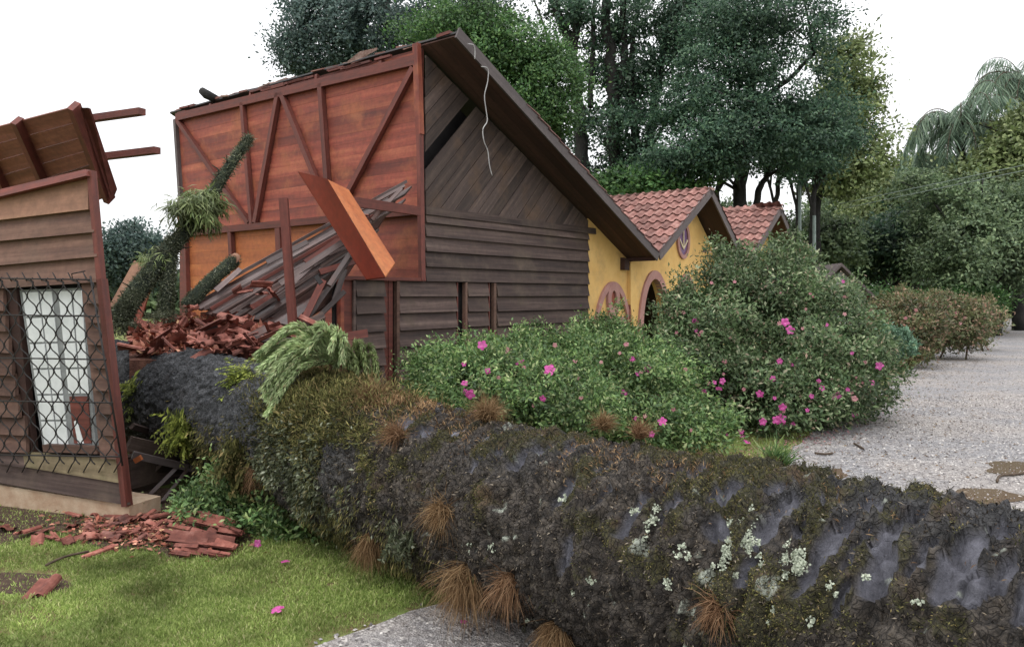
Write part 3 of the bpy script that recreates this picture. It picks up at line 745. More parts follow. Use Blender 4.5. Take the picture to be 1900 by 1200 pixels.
fboard('siding_board', [(XL, 820), (48, 868), (46, 838), (XL, 790)], M_siding, .05, .02)
fboard('skirt_board', [(XL, 850), (236, 937), (232, 895), (XL, 812)], M_siding, .055, .03)
fboard('foundation', [(XL, 930), (240, 975), (240, 938), (XL, 858)], M_conc, .03, .03, .3)
beam('corner_post', onF(170, 318, .03), onF(188, 520, .03), .045, .05, M_frame, frag, up=fm)
beam('corner_post', onF(189, 518, .03), onF(236, 938, .03), .05, .06, M_frame, frag, up=fm)
# side face of the corner (thickness going back)
win = fboard('window', [(80, 832), (178, 832), (152, 534), (36, 538)], M_mull, -.02, -.02, .03)
def lerp2(a, b, s): return (a[0] + (b[0] - a[0]) * s, a[1] + (b[1] - a[1]) * s)
TL, TR, BR, BL = (40, 541), (151, 537), (172, 828), (82, 828)
def wp(s, r): return lerp2(lerp2(TL, TR, s), lerp2(BL, BR, s), r)
for ci, (s0, s1) in enumerate(((.0, .27), (.29, .50), (.60, .82), (.84, .995))):
    for r in range(6):
        if ci >= 2 and r >= 4: continue
        r0, r1 = r / 6 + .006, (r + 1) / 6 - .006
        q = [wp(s0 + .01, r1), wp(s1, r1), wp(s1, r0), wp(s0 + .01, r0)]
        fboard('pane', q, M_white, -.012, -.012, .006, win)
fboard('broken_panel', [wp(.62, .98), wp(.97, .98), wp(.97, .68), wp(.62, .68)], M_frame, -.008, -.008, .008, win)
fboard('pane_shard', [wp(.70, .98), wp(.82, .98), wp(.72, .83), wp(.66, .84)], M_white, -.002, -.002, .004, win)
fboard('window_sill', [(80, 838), (180, 842), (178, 829), (78, 825)], M_frag, .06, .06, .06)
# iron grille: wavy wires that touch in pairs
gr_ = MB(); KG = .13
def gp(c, y): return -75 + c * 14.2 + (y - 520) * .155 + (-6 if y < 520 else 0)
for c in range(0, 18):
    pts = []
    sgn = 1 if c % 2 else -1
    for i in range(91):
        y = 515 + i * (860 - 515) / 90
        s_ = math.sin((y - 515) / 23.0 * math.pi); s_ = math.copysign(abs(s_) ** .8, s_)
        pts.append(onF(gp(c, y) + sgn * 6.6 * s_, y + (c - 9) * .25, KG))
    if c % 2: pts = [onF(gp(c, 515) + 5, 524, .03), onF(gp(c, 515) - 5, 506, KG)] + pts + [onF(gp(c, 860) - 8, 876, .05)]
    gr_.tube(pts, .0048, 4)
for y in (517, 585, 665, 745, 845):
    gr_.tube([onF(gp(0, y) - 8, y - 2, KG), onF(gp(17, y) + 8, y + 2, KG)], .006, 5)
gr_.tube([onF(gp(17, 515) + 8, 512, KG), onF(gp(17, 860) + 8, 864, KG)], .007, 5)
gr_.tube([onF(135, 520, KG), onF(133, 508, .12), onF(158, 503, .1)], .005, 5)
gr_.build('window_grille', M_iron, frag, True)
# roof piece above the wall
rp = empty('broken_roof_piece', W(90, 330, 7.5), 'tilted piece of torn roof with rafters and red-brown planks above the grilled window', 'roof')
rq = {'a': (145, 192, 7.0), 'b': (208, 345, 8.0)}
def RP(s, r, off=0.):
    """s along planks to the left, r down the rafters"""
    A = W(145, 194, 7.0); B = W(208, 362, 8.0); L0 = W(-220, 290, 9.2); L1 = W(-120, 470, 10.3)
    p = A + (B - A) * r; q = L0 + (L1 - L0) * r; nv = nrm(np.cross(B - A, L0 - A)); nv = nv if nv[1] < 0 else -nv
    return p + (q - p) * s + nv * off
r = 0
while r < .97:
    r1 = min(1, r + random.uniform(.13, .17))
    prism('plank', [RP(.0, r + .004), RP(1, r + .004), RP(1, r1 - .003), RP(0, r1 - .003)], -nrm(np.cross(RP(0, 1) - RP(0, 0), RP(1, 0) - RP(0, 0))) * .02, random.choice([M_frame, M_roofred, M_roofred, M_roofred]), rp); r = r1
for s_ in (.0, .235, .42, .62, .85):
    beam('rafter', RP(s_, -.02, .05), RP(s_, 1.02, .05), .06, .11, M_frame, rp, up=nrm(RP(0, 0, 1) - RP(0, 0, 0)))
beam('batten', W(165, 221, 7.3), W(264, 207, 7.0), .075, .06, M_frame, rp); beam('batten', W(190, 291, 7.9), W(292, 279, 7.6), .08, .065, M_frame, rp)
prism('torn_batten', [W(150, 200, 7.0), W(164, 200, 7.0), W(214, 350, 7.9), W(205, 372, 7.9)], V(0, .04, 0), M_frame, rp)

# planks of the torn gable side below the trunk, right of the fragment
side = empty('torn_side_wall', W(300, 950, 6.6), 'dark torn wall boards sagging under the trunk beside the leaning wall corner', 'wall')
def pk(a, b, D0, D1, wd, mat=M_siding, par=side, th=.03, name='plank'):
    return beam(name, W(*a, D0), W(*b, D1), wd, th, mat, par, up=(0.25, -1, .1))
for i, (a, b, wd) in enumerate((((238, 822), (400, 858), .12), ((240, 880), (360, 850), .24), ((240, 925), (395, 900), .26), ((245, 790), (330, 815), .05),((240,845),(300,900),.3),((300,860),(400,900),.3))):
    pk(a, b, 6.35 + .08 * i, 7.2 + .1 * i, wd)
pk((246, 843), (372, 872), 6.2, 6.5, .055, M_barge); pk((270, 925), (350, 845), 6.3, 6.5, .03, M_deb); pk((300, 930), (350, 868), 6.3, 6.5, .025, M_deb)
pk((258, 953), (350, 925), 6.0, 6.5, .09, M_soffit); pk((250, 855), (262, 848), 6.15, 6.15, .04, M_orange)

# ------------------------------------------------------------------ wreckage between the fragment and the house
fp = empty('fallen_roof_panel', W(520, 640, 8.9), 'slab of fallen grey roof planks and battens leaning inside the opened house', 'roof')
pA = [(352, 566), (366, 574), (380, 580), (396, 585), (414, 588), (432, 592), (448, 594), (466, 596), (486, 598), (510, 602), (540, 608)]
pB = [(750, 346), (736, 366), (724, 384), (712, 402), (700, 420), (692, 436), (680, 452), (668, 466), (655, 486), (634, 522), (606, 566)]
prism('gap_shade_sheet', [W(*pA[0], 8.72), W(*pB[0], 10.0), W(*pB[10], 9.15), W(*pA[10], 8.4)], V(0, .03, -.02), M_soffit, fp)  # added dark sheet, makes the gaps between planks read as shade
for i in range(10):
    D0 = 8.5 - .03 * i; D1 = 9.9 - .09 * i
    A0 = W(*pA[i], D0); B0 = W(*pB[i], D1); A1 = W(*pA[i + 1], D0 - .03); B1 = W(*pB[i + 1], D1 - .09)
    o_ = V(0, .05, -.03 * random.random() - .02)
    gap = .3 if i < 6 else .04
    dz = V(0, -.05 * (i % 2) + .02 * random.random(), .03 * (i % 2))
    A0 = A0 + dz; A1 = A1 + dz; B0 = B0 + dz; B1 = B1 + dz
    jt = random.uniform(-.12, .1)
    Bq0 = A0 + (B0 - A0) * (1 + jt); Bq1 = A1 + (B1 - A1) * (1 + jt * .8)
    prism('plank', [A0, Bq0, Bq0 + (Bq1 - Bq0) * (1 - gap), A0 + (A1 - A0) * (1 - gap)], V(0, .02, -.025), M_deb, fp)
    if i in (0, 2, 3, 5, 7): beam('batten', A0 + V(0, -.04, .04), A0 + (B0 - A0) * random.uniform(.8, 1.02) + V(0, -.04, .04), .035, .035, M_frame if i == 3 else M_deb, fp)
for (a, b, D0, D1, wd, mt) in (((556, 610), (600, 520), 8.2, 8.4, .07, M_frame), ((560, 605), (650, 478), 8.3, 8.6, .05, M_barge), ((610, 530), (655, 462), 8.3, 8.6, .05, M_deb), ((586, 512), (596, 526), 8.2, 8.2, .05, M_dark),
                               ((640, 500), (620, 560), 8.7, 8.6, .06, M_barge), ((570, 608), (640, 540), 8.5, 8.6, .05, M_barge), ((690, 408), (745, 350), 9.3, 9.5, .04, M_deb), ((650, 400), (750, 345), 9.2, 9.6, .03, M_deb)):
    beam('batten', W(*a, D0), W(*b, D1), wd, .04, mt, fp, up=(.2, -1, .2))
tag(beam('leaning_post', W(526, 368, 8.2), W(544, 610, 8.2), .085, .07, M_frame, None, up=(0, -1, 0), loc=W(544, 610, 8.2)), 'upright red-brown post standing in front of the fallen roof planks', 'post')
tag(beam('leaning_beam', W(645, 373, 8.9), W(778, 392, 9.75), .11, .06, M_frame, None, up=(0.2, -1, 0), loc=W(645, 373, 8.9)), 'short dark red beam jutting from the gable post across the red wall', 'beam')
gb = empty('box_beam', W(700, 515, 8.4), 'big red and orange box gutter tipped diagonally onto the low wall', 'beam')
q = [W(552, 318, 8.8), W(607, 332, 8.5), W(714, 514, 8.25), W(679, 518, 8.45)]
prism('red_side', [q[0], q[3], q[2], q[1]], V(0, .02, -.01), M_darkred, gb)
q2 = [W(608, 333, 8.5), W(647, 352, 8.85), W(733, 487, 8.6), W(715, 513, 8.25)]
prism('orange_side', [q2[0], q2[3], q2[2], q2[1]], V(0, .02, -.01), M_orange, gb)
# torn boards at the back left
for (a, b, D0, D1, wd, mt, lb) in (((216, 572), (262, 488), 9.0, 9.4, .16, M_light, 'pale torn plank leaning behind the mossy branch, left of the red wall'),
                                   ((250, 600), (285, 490), 9.6, 9.8, .12, M_red, 'dark red torn plank standing behind the mossy branch'),
                                   ((560, 632), (470, 628), 7.3, 7.4, .05, M_barge, 'thin grey plank lying across the broken tiles on the trunk'),):
    tag(beam('torn_plank', W(*a, D0), W(*b, D1), wd, .04, mt, None, up=(.1, -1, .1), loc=W(*a, D0)), lb, 'plank')

# ------------------------------------------------------------------ fallen trunk
TA = V(-3.6, 8.0, .625); TD = nrm(V(.682, -.731, -.021)); TS = nrm(np.cross(TD, Z)); TU = np.cross(TS, TD)
# TS points to the camera side?
if np.dot(TS, V(0, 0, 0) - TA) < 0: TS = -TS
def trunk_hit(px, py, lift=0.):
    """first point where the ray through a photo pixel meets the trunk cylinder"""
    d = nrm(ray(px, py)); o = CAM - TA; dd = d - TD * np.dot(d, TD); oo = o - TD * np.dot(o, TD); r_ = .47 + lift
    a = np.dot(dd, dd); b_ = 2 * np.dot(dd, oo); c_ = np.dot(oo, oo) - r_ * r_; q_ = b_ * b_ - 4 * a * c_
    s_ = (-b_ - math.sqrt(max(q_, 0))) / (2 * a)
    p = CAM + d * s_; v = p - TA; return p, nrm(v - TD * np.dot(v, TD))

def taxis(s):
    s = np.asarray(s, float)
    return TA + s[..., None] * TD + np.stack([0 * s, 0 * s, .03 * np.sin(s * .9)], -1)
def tr_r(s): return .455 - .005 * np.clip((np.asarray(s) - 5.5) / 1.5, 0, 1) + .045 * np.exp(-((np.asarray(s) - 0) / 2.0) ** 2) + .012 * np.sin(np.asarray(s) * 2.1)
tree = empty('fallen_tree', taxis(np.array(3.0)) * V(1, 1, 0), 'huge fallen tree trunk with mossy grey bark lying diagonally across the foreground', 'tree')
ss = np.concatenate([np.linspace(-2.6, 3.4, 430, endpoint=False), np.linspace(3.4, 9.6, 760)])
NT = 300
th = np.linspace(0, 2 * math.pi, NT, endpoint=False)
S_, T_ = np.meshgrid(ss, th, indexing='ij'); Sf = S_.ravel(); Tf = T_.ravel()
rad = tr_r(Sf); cosT = np.cos(Tf); sinT = np.sin(Tf)     # theta 0 = towards camera side, pi/2 = up
arc = Tf * .5
cyl = np.stack([Sf, cosT * .5, sinT * .5], 1)
right = np.clip((Sf - 3.9) / .8, 0, 1)
n1 = fbm(cyl * 2.2, 3); n2 = fbm(cyl * V(6, 5, 5) + 5, 4); n3 = fbm(cyl * 26 + 9, 3); nw = fbm(cyl * 1.6 + 30, 3)
# slate patches: cells stretched round the girth
def cells(a, b, seed):
    ia = np.floor(a).astype(np.int64); ib = np.floor(b).astype(np.int64); best = np.full(a.shape, 9.); bid = np.zeros(a.shape); sec = np.full(a.shape, 9.)
    for da in (-1, 0, 1):
        for db in (-1, 0, 1):
            ca = ia + da; cb = ib + db; z0_ = np.full_like(ca, seed)
            xx = ca + .15 + .7 * _h(ca, cb, z0_); yy = cb + .15 + .7 * _h(ca, cb, z0_ + 7)
            d = np.hypot(a - xx, b - yy); m = d < best
            sec = np.where(m, best, np.minimum(sec, d)); bid = np.where(m, _h(ca, cb, z0_ + 13), bid); best = np.where(m, d, best)
    return best, bid, sec
aw = Sf / .125 + nw * .8 + arc * 2.0 + n2 * .3; bw_ = arc / .27 + n1 * .4 + n2 * .35 + Sf * .3
cd, cid, csec = cells(aw, bw_, 3)
upf = np.clip((sinT + .30) / .6, 0, 1)
edge = np.clip((csec - cd) / .25, 0, 1)
rg1 = 1 - 2 * np.abs(fbm(cyl * V(10, 3.2, 3.2) + 3, 3)); rg2 = 1 - 2 * np.abs(fbm(cyl * V(24, 9, 9) + 13, 3))
slate = np.zeros_like(Sf); sdepth = np.zeros_like(Sf); sdil = np.zeros_like(Sf)
r2 = np.random.default_rng(11); cs_ = 4.15
Tw = np.where(Tf > math.pi, Tf - 2 * math.pi, Tf)
def scar(c0, t0, hl, hw, sl_=.07):
    m_ = (np.abs(Sf - c0) < .35) & (np.abs(Tw - t0) < .95)
    dt = Tw[m_] - t0 + n2[m_] * .10; ds = Sf[m_] - c0 - dt * sl_ + n2[m_] * .014 + n3[m_] * .006
    q_ = np.abs(dt / hl) ** 2.6 + np.abs(ds / hw) ** 2
    sdil[m_] = np.maximum(sdil[m_], np.clip((1.7 - q_) / .3, 0, 1))
    f_ = np.clip((1.0 - q_) / .14, 0, 1); slate[m_] = np.maximum(slate[m_], f_)
    sdepth[m_] = np.maximum(sdepth[m_], f_ * np.clip(.7 - ds / hw * .5, .1, 1.2))
for (px, py, hl, hw) in ((1347, 913, 26, 20), (1325, 985, 20, 22), (1428, 966, 48, 15), (1430, 912, 14, 12), (1527, 1022, 56, 15), (1648, 990, 34, 14), (1630, 1062, 50, 21), (1772, 1050, 62, 24), (1800, 1100, 30, 18), (1862, 992, 26, 19),
                         (1606, 950, 18, 18), (1540, 925, 16, 12), (1480, 900, 12, 12), (1700, 960, 22, 11), (1240, 945, 26, 9), (767, 768, 20, 18), (775, 793, 14, 16), (962, 843, 26, 12), (1045, 895, 34, 16), (1182, 932, 40, 14), (1052, 1012, 34, 8), (1018, 815, 20, 9), (985, 828, 20, 8), (1060, 822, 18, 9),
                         (1095, 832, 18, 9), (1130, 842, 18, 9), (940, 815, 16, 8), (900, 800, 14, 8), (850, 785, 14, 8), (1296, 868, 16, 14), (1250, 862, 14, 10), (1385, 1060, 22, 9), (1110, 915, 22, 7), (1480, 985, 30, 7), (1585, 1020, 34, 7), (1710, 1035, 40, 8), (1850, 1075, 34, 12), (880, 850, 20, 7), (1890, 1130, 40, 14), (1560, 1110, 26, 8)):
    p_, n_ = trunk_hit(px, py); D_ = p_[1]
    scar(float(np.dot(p_ - TA, TD)), math.atan2(float(n_ @ TU), float(n_ @ TS)), hl * D_ / F / .46 * 1.45, hw * D_ / F * 1.4)
edge = np.clip((csec - cd) / .25, 0, 1)
rg1 = 1 - 2 * np.abs(fbm(cyl * V(10, 3.2, 3.2) + 3, 3)); rg2 = 1 - 2 * np.abs(fbm(cyl * V(24, 9, 9) + 13, 3))
fl_d, fl_id, fl_s = cells(Sf / .055 + nw, arc / .09 + n2 * .5, 21)
flake = np.clip((fl_s - fl_d) / .5, 0, 1)
ringp = (Sf / .125 + nw * 1.0 + arc * 1.6 + n2 * .45) % 1.0
step = np.clip(ringp * 1.25, 0, 1) ** 1.6 * np.clip((1 - ringp) * 9, 0, 1)
n4 = fbm(cyl * V(14, 10, 10) + 55, 3)
h = .016 * n1 + .016 * n2 + .009 * n3 + .014 * np.abs(n4) * (1 - slate)
h += right * (.016 * edge - .018 + .034 * step * np.clip(sinT + .9, .25, 1)) - sdepth * .034 + (right * .007 * rg1 + .009 * rg2) * (1 - slate)
h += (1 - right) * (.014 * (flake * fl_id) + .006 * n3)
h += .012 * flake * fl_id * right * (1 - slate)
gran = fbm(cyl * 55 + 3, 2); h += .006 * gran * (1 - slate)
Rr = rad + h
PT = taxis(Sf) + TS * (cosT * Rr)[:, None] + TU * (sinT * Rr)[:, None]
moss = np.clip(.55 * np.clip(sinT + .15, 0, 1) + .9 * n2 + .45 * nw - .02, 0, 1) * np.clip(sinT * 1.5 + .9, .1, 1) * np.clip((Sf - 2.9) / .8, .12, 1) * (1 - slate)
ln_ = fbm(cyl * V(9, 9, 9) + 70, 4); lz = np.exp(-((Sf - 6.4) / 1.6) ** 2) * np.exp(-((sinT - .15) / .45) ** 2)
lich = np.clip((ln_ + .45 * lz - 1.12) * 9, 0, 1) + np.clip((fbm(cyl * 22 + 40, 2) - 1.02) * 12, 0, 1) * .8
lich = np.clip(lich, 0, 1) * (Sf > 3.2)
A_, B_ = len(ss), NT
ii = np.arange(A_ - 1)[:, None] * B_; jj = np.arange(B_)[None, :]; j2 = (jj + 1) % B_
FT = np.stack([ii + jj, ii + j2, ii + B_ + j2, ii + B_ + jj], -1).reshape(-1, 4)
M_trunk, t, b = newmat('mossy_scaly_bark', .8, .35)
def att(nm): return node(t, 'ShaderNodeAttribute', attribute_name=nm).outputs['Fac']
pw = worldpos(t); na = noise_n(t, pw, 16, 8, .7); nb = noise_n(t, pw, 85, 5, .75); nc = noise_n(t, pw, 5, 5, .6)
crust = ramp(t, na, [(.3, (.012, .010, .009)), (.46, (.045, .038, .032)), (.66, (.145, .122, .10))])
grey = ramp(t, na, [(.3, (.014, .015, .017)), (.5, (.05, .053, .058)), (.72, (.15, .155, .165))])
c = mixc(t, att('greyf'), crust, grey)
mossc = ramp(t, nb, [(.3, (.015, .015, .007)), (.5, (.05, .048, .02)), (.72, (.13, .11, .05))])
mf = mathn(t, 'ADD', att('moss'), mapr(t, na, .3, .7, -.3, .3)); c = mixc(t, mapr(t, mf, .35, .6, 0, .9), c, mossc)
brn = mathn(t, 'MULTIPLY', mapr(t, nc, .55, .7), att('moss')); c = mixc(t, brn, c, (.15, .095, .06))
sl_c = ramp(t, na, [(.3, (.06, .06, .072)), (.7, (.20, .20, .235))]); c = mixc(t, att('slate'), c, sl_c)
lf = mathn(t, 'MULTIPLY', att('lich'), mapr(t, nb, .35, .5)); c = mixc(t, lf, c, (.46, .5, .42))
t.links.new(c, b.inputs['Base Color'])
t.links.new(mapr(t, att('slate'), 0, 1, .85, .5), b.inputs['Roughness'])
ng = noise_n(t, pw, 190, 4, .8)
cv = node(t, 'ShaderNodeTexVoronoi', feature='DISTANCE_TO_EDGE'); cv.inputs['Scale'].default_value = 34; dv = node(t, 'ShaderNodeVectorMath', operation='ADD'); nn2 = node(t, 'ShaderNodeTexNoise'); nn2.inputs['Scale'].default_value = 9; t.links.new(pw, nn2.inputs['Vector'])
sv_ = node(t, 'ShaderNodeVectorMath', operation='SCALE'); sv_.inputs['Scale'].default_value = .12; t.links.new(nn2.outputs['Color'], sv_.inputs[0]); t.links.new(pw, dv.inputs[0]); t.links.new(sv_.outputs[0], dv.inputs[1]); t.links.new(dv.outputs[0], cv.inputs['Vector'])
crack = mapr(t, cv.outputs['Distance'], .0, .09, 0, 1); notsl = mathn(t, 'SUBTRACT', 1.0, att('slate'))
c = mixc(t, mathn(t, 'MULTIPLY', mapr(t, crack, 0, 1, .75, 0), notsl), c, (.006, .005, .005))
c = mixc(t, mathn(t, 'MULTIPLY', mapr(t, ng, .58, .68, 0, .55), notsl), c, (.17, .145, .12))
t.links.new(c, b.inputs['Base Color'])
hh = mathn(t, 'ADD', mathn(t, 'ADD', na, mathn(t, 'MULTIPLY', nb, .6)), mathn(t, 'MULTIPLY', mathn(t, 'MULTIPLY', crack, notsl), .35)); hh = mathn(t, 'ADD', hh, mathn(t, 'MULTIPLY', ng, .3)); bump(t, b, hh, 1.0, .022)
greyf = np.clip(1 - right + .75 * np.clip((sinT - .6) * 2.5, 0, 1) * np.clip(n1 * 2 + .5, 0, 1), 0, 1) * np.clip(sinT * .8 + .75, .1, 1)
npmesh('trunk', PT, FT, M_trunk, tree, smooth=True, attrs={'moss': moss, 'slate': slate, 'lich': lich, 'greyf': greyf})

# moss fuzz over the bark (stuff)
def idx_sample(wt, n): return rng.choice(len(wt), n, p=wt / wt.sum())
wt = np.clip(moss - .25, 0, 1) * (1 - sdil) * (sinT > -.5) * (Sf > 2.5) * (Sf < 9)
ix = idx_sample(wt, 120000)
Nv = TS * cosT[ix][:, None] + TU * sinT[ix][:, None]
Pm = PT[ix] + rng.normal(size=(len(ix), 3)) * .006
near = np.linalg.norm(Pm - CAM, axis=1)
o = leaves('moss', Pm, Nv, rng.uniform(.8, 1.4, len(ix)) * np.interp(Sf[ix], [3, 5.5], [.022, .0085]), L_moss, tree, .3, .5, np.clip(.45 + .45 * fbm(Pm * 3, 2), 0, 1), T=Nv * .6 + rdir(len(ix)) * .8)
o['kind'] = 'stuff'
# bark flakes
wt = (right * .8 + .4) * (1 - sdil) * (sinT > -.8) * (Sf < 9.0); ix = idx_sample(wt, 50000)
Nv = TS * cosT[ix][:, None] + TU * sinT[ix][:, None]
M_flake = leafmat('bark_flake', [(0, (.015, .013, .012)), (.6, (.06, .052, .046)), (1, (.16, .14, .125))], 0, .9, .2)
o = leaves('bark_flakes', PT[ix] - Nv * .004, Nv, rng.uniform(.004, .012, len(ix)), M_flake, tree, .6, 0, None, T=rdir(len(ix)) + Nv * .35); o['kind'] = 'stuff'
# dark shaggy fibres that roughen the crust
wt = (right * .9 + .15) * (1 - sdil) * (1 - .6 * moss) * (sinT > -.9) * (Sf > 2.8) * (Sf < 9.0); ix = idx_sample(wt, 110000)
Nv = TS * cosT[ix][:, None] + TU * sinT[ix][:, None]
L_fib = leafmat('shaggy_bark_fibre', [(0, (.012, .010, .008)), (.5, (.05, .041, .033)), (.82, (.13, .107, .08)), (1, (.26, .22, .17))], .05, .95, .1)
cf_ = np.clip(.5 + .6 * fbm(PT[ix] * 9, 2), 0, 1)
o = leaves('bark_fibres', PT[ix] - Nv * .003, Nv, rng.uniform(.7, 1.5, len(ix)) * np.interp(Sf[ix], [3, 5.5], [.024, .013]), L_fib, tree, .28, 0, cf_, T=Nv * .45 + rdir(len(ix)) * .8 + V(0, 0, -.5)); o['kind'] = 'stuff'
# lichen rosettes
lp = []; ln2 = []
def lich_patch(px, py, r, n):
    p0, n0 = trunk_hit(px, py, .02)
    a_ = nrm(np.cross(n0, TD)); cnt = max(3, n // 30)
    cs = rng.normal(size=(cnt, 2)) * r * .5
    for k in range(n):
        q_ = cs[k % cnt] + rng.normal(size=2) * r * .16
        p = p0 + TD * q_[0] + a_ * q_[1]; v = p - TA; v = nrm(v - TD * np.dot(v, TD)); s1 = np.dot(p - TA, TD)
        lp.append(taxis(np.array(s1)) + v * (tr_r(s1) + .012 + rng.random() * .012)); ln2.append(v)
for (px, py, r, n) in ((1372, 968, .045, 620), (1380, 1002, .04, 480), (1350, 1018, .045, 420), (1467, 1040, .048, 900), (1455, 1065, .03, 90), (1205, 955, .05, 160), (1190, 975, .04, 80), (1265, 1010, .04, 120), (1325, 1045, .03, 90), (1410, 1040, .03, 90),
                       (1040, 915, .03, 70), (1235, 1080, .03, 60), (1535, 1098, .03, 70), (1435, 1145, .025, 60), (1505, 1160, .02, 50), (1360, 1065, .02, 60), (1125, 990, .02, 40), (1180, 940, .03, 50), (1610, 1070, .02, 30), (1060, 1090, .02, 40), (1090, 1075, .03, 60), (860, 1010, .03, 60), (905, 1010, .02, 40), (1280, 1190, .02, 40), (975, 1150, .02, 20), (1700, 1120, .02, 30)):
    lich_patch(px, py, r, int(n * .75))
lp = np.array(lp); ln2 = np.array(ln2)
o = leaves('lichen', lp, ln2, .010, L_lichen, tree, .9, 0, None, T=rdir(len(lp)) + ln2 * .5); o['kind'] = 'stuff'
# thick epiphyte mat, mid trunk
def epi(name, sr, tr, n, size, mat, droop, spread, aspect=.3, thick=.10):
    s_ = rng.normal(sr[0], sr[1], n); t_ = rng.normal(tr[0], tr[1], n)
    keepm = fbm(np.stack([s_ * 5, np.cos(t_) * 2.5, np.sin(t_) * 2.5], 1), 2) > -.35; s_ = s_[keepm]; t_ = t_[keepm]; n = len(s_)
    Nv = TS * np.cos(t_)[:, None] + TU * np.sin(t_)[:, None]
    cb = np.clip(.5 + .5 * fbm(np.stack([s_ * 7, t_ * 4, t_ * 0], 1), 2), 0, 1)
    P = taxis(s_) + Nv * (tr_r(s_) + rng.random(n) * thick * (0.3 + cb))[:, None]
    T = Nv * .55 + rdir(n) * spread + V(0, 0, droop)
    o = leaves(name, P, Nv, size, mat, tree, aspect, 0, cb, T=T); o['kind'] = 'stuff'; return o
epi('epiphytes', (3.55, .34), (1.30, .42), 14000, .04, L_moss, .35, .7, .16, .12)
epi('epiphytes', (3.7, .36), (.6, .36), 9000, .030, L_moss, -.2, .8, .2, .06)
epi('hanging_leaves', (3.65, .30), (.05, .38), 6000, .030, L_dull, -.5, .7, .45, .07)
epi('hanging_leaves', (4.1, .6), (-.65, .35), 6000, .035, L_moss, -.9, .4, .12, .06)
epi('hanging_leaves', (2.6, .35), (-.45, .35), 3500, .04, L_moss, -.7, .6, .2, .10)
epi('brown_moss', (4.2, .35), (1.5, .2), 4000, .04, L_brown, .1, .8, .12, .05)
epi('brown_moss', (5.6, .9), (1.35, .25), 3500, .022, L_brown, .1, .8, .14, .03)

# blade tufts that grow on the trunk
def tuft(name, px, py, n, L, mat, label, cat='plant', droop=.8, spreadv=.9, lean=(0, 0, 0), wd=.0034, group=None, pos=None, nrm_=None):
    n = int(n * 1.5)
    if pos is None: p0, n0 = trunk_hit(px, py, .0)
    else: p0, n0 = pos, nrm_
    SEG = 4; d = rdir(n) * spreadv * 1.35 + n0 * .8 + np.asarray(lean); d /= np.linalg.norm(d, axis=1)[:, None]
    Ln = L * rng.uniform(.2, 1.1, n); base = p0 + rdir(n) * L * .22
    side_ = np.cross(d, rdir(n)); side_ /= np.linalg.norm(side_, axis=1)[:, None]
    P = []; cur = base.copy(); dirv = d.copy()
    for k in range(SEG + 1):
        wv = wd * (1 - k / SEG * .85)
        P += [cur + side_ * wv / 2, cur - side_ * wv / 2]
        dirv = dirv + rdir(n) * .22 + V(0, 0, -droop * 1.15 / SEG); dirv /= np.linalg.norm(dirv, axis=1)[:, None]
        cur = cur + dirv * (Ln / SEG)[:, None]
    VV = np.stack(P, 1).reshape(-1, 3); m = 2 * (SEG + 1); i0 = np.arange(n)[:, None] * m
    FF = np.concatenate([i0 + np.array([2 * k, 2 * k + 1, 2 * k + 3, 2 * k + 2]) for k in range(SEG)])
    r = np.repeat(rng.random(n), m)
    o = npmesh(name, VV, FF, mat, None, attrs={'rnd': r, 'clu': np.full(len(r), .5)}, loc=p0)
    return tag(o, label, cat, group)
tuft('grass_tuft', 822, 948, 420, .17, L_brown, 'yellow-brown tuft hanging alone from the middle of the trunk side')
tuft('grass_tuft', 735, 806, 300, .15, L_rust, 'small rusty tuft beside the smooth grey bark near the epiphyte mat', droop=.6)
tuft('grass_tuft', 868, 1065, 800, .26, L_brown, 'large brown and green grass tuft on the underside of the trunk above the lawn edge', droop=.9, lean=(0, 0, -.4))
tuft('grass_tuft', 945, 1078, 350, .18, L_rust, 'small rusty tuft under the trunk, right of the large brown one', lean=(0, 0, -.5))
tuft('grass_tuft', 1035, 1165, 700, .19, L_brown, 'dark brown tuft at the bottom edge beneath the trunk over the gravel', lean=(0, 0, -.5), droop=1)
tuft('grass_tuft', 1335, 1128, 420, .12, L_rust, 'orange-brown wiry tuft low on the dark bark below the pale lichen', droop=.8, wd=.004)
tuft('grass_tuft', 905, 772, 700, .15, L_brown, 'pale brown grass tuft along the top of the trunk in front of the azaleas', droop=.7, lean=(0, .3, .3))
tuft('grass_tuft', 1188, 806, 260, .10, L_rust, 'little upright rusty tuft on the trunk top near the pink flower', droop=.4, lean=(0, 0, .5))
tuft('grass_tuft', 690, 742, 700, .22, L_brown, 'long sweeping tan tuft on the trunk top right of the green needle sprig', droop=.9, lean=(.5, -.2, .2))
tuft('grass_tuft', 1120, 790, 350, .10, L_brown, 'low tan tuft behind the smooth grey bark plates on the trunk crest', droop=.7, lean=(0, .3, .3))
tuft('grass_tuft', 480, 872, 500, .17, L_rust, 'rusty brown tuft under the grey part of the trunk beside the green shrub', droop=1.1, lean=(0, 0, -.5))
tuft('grass_tuft', 690, 1000, 500, .2, L_brown, 'dull hanging tuft at the underside of the trunk above the shaded grass', droop=1.2, lean=(0, 0, -.6))

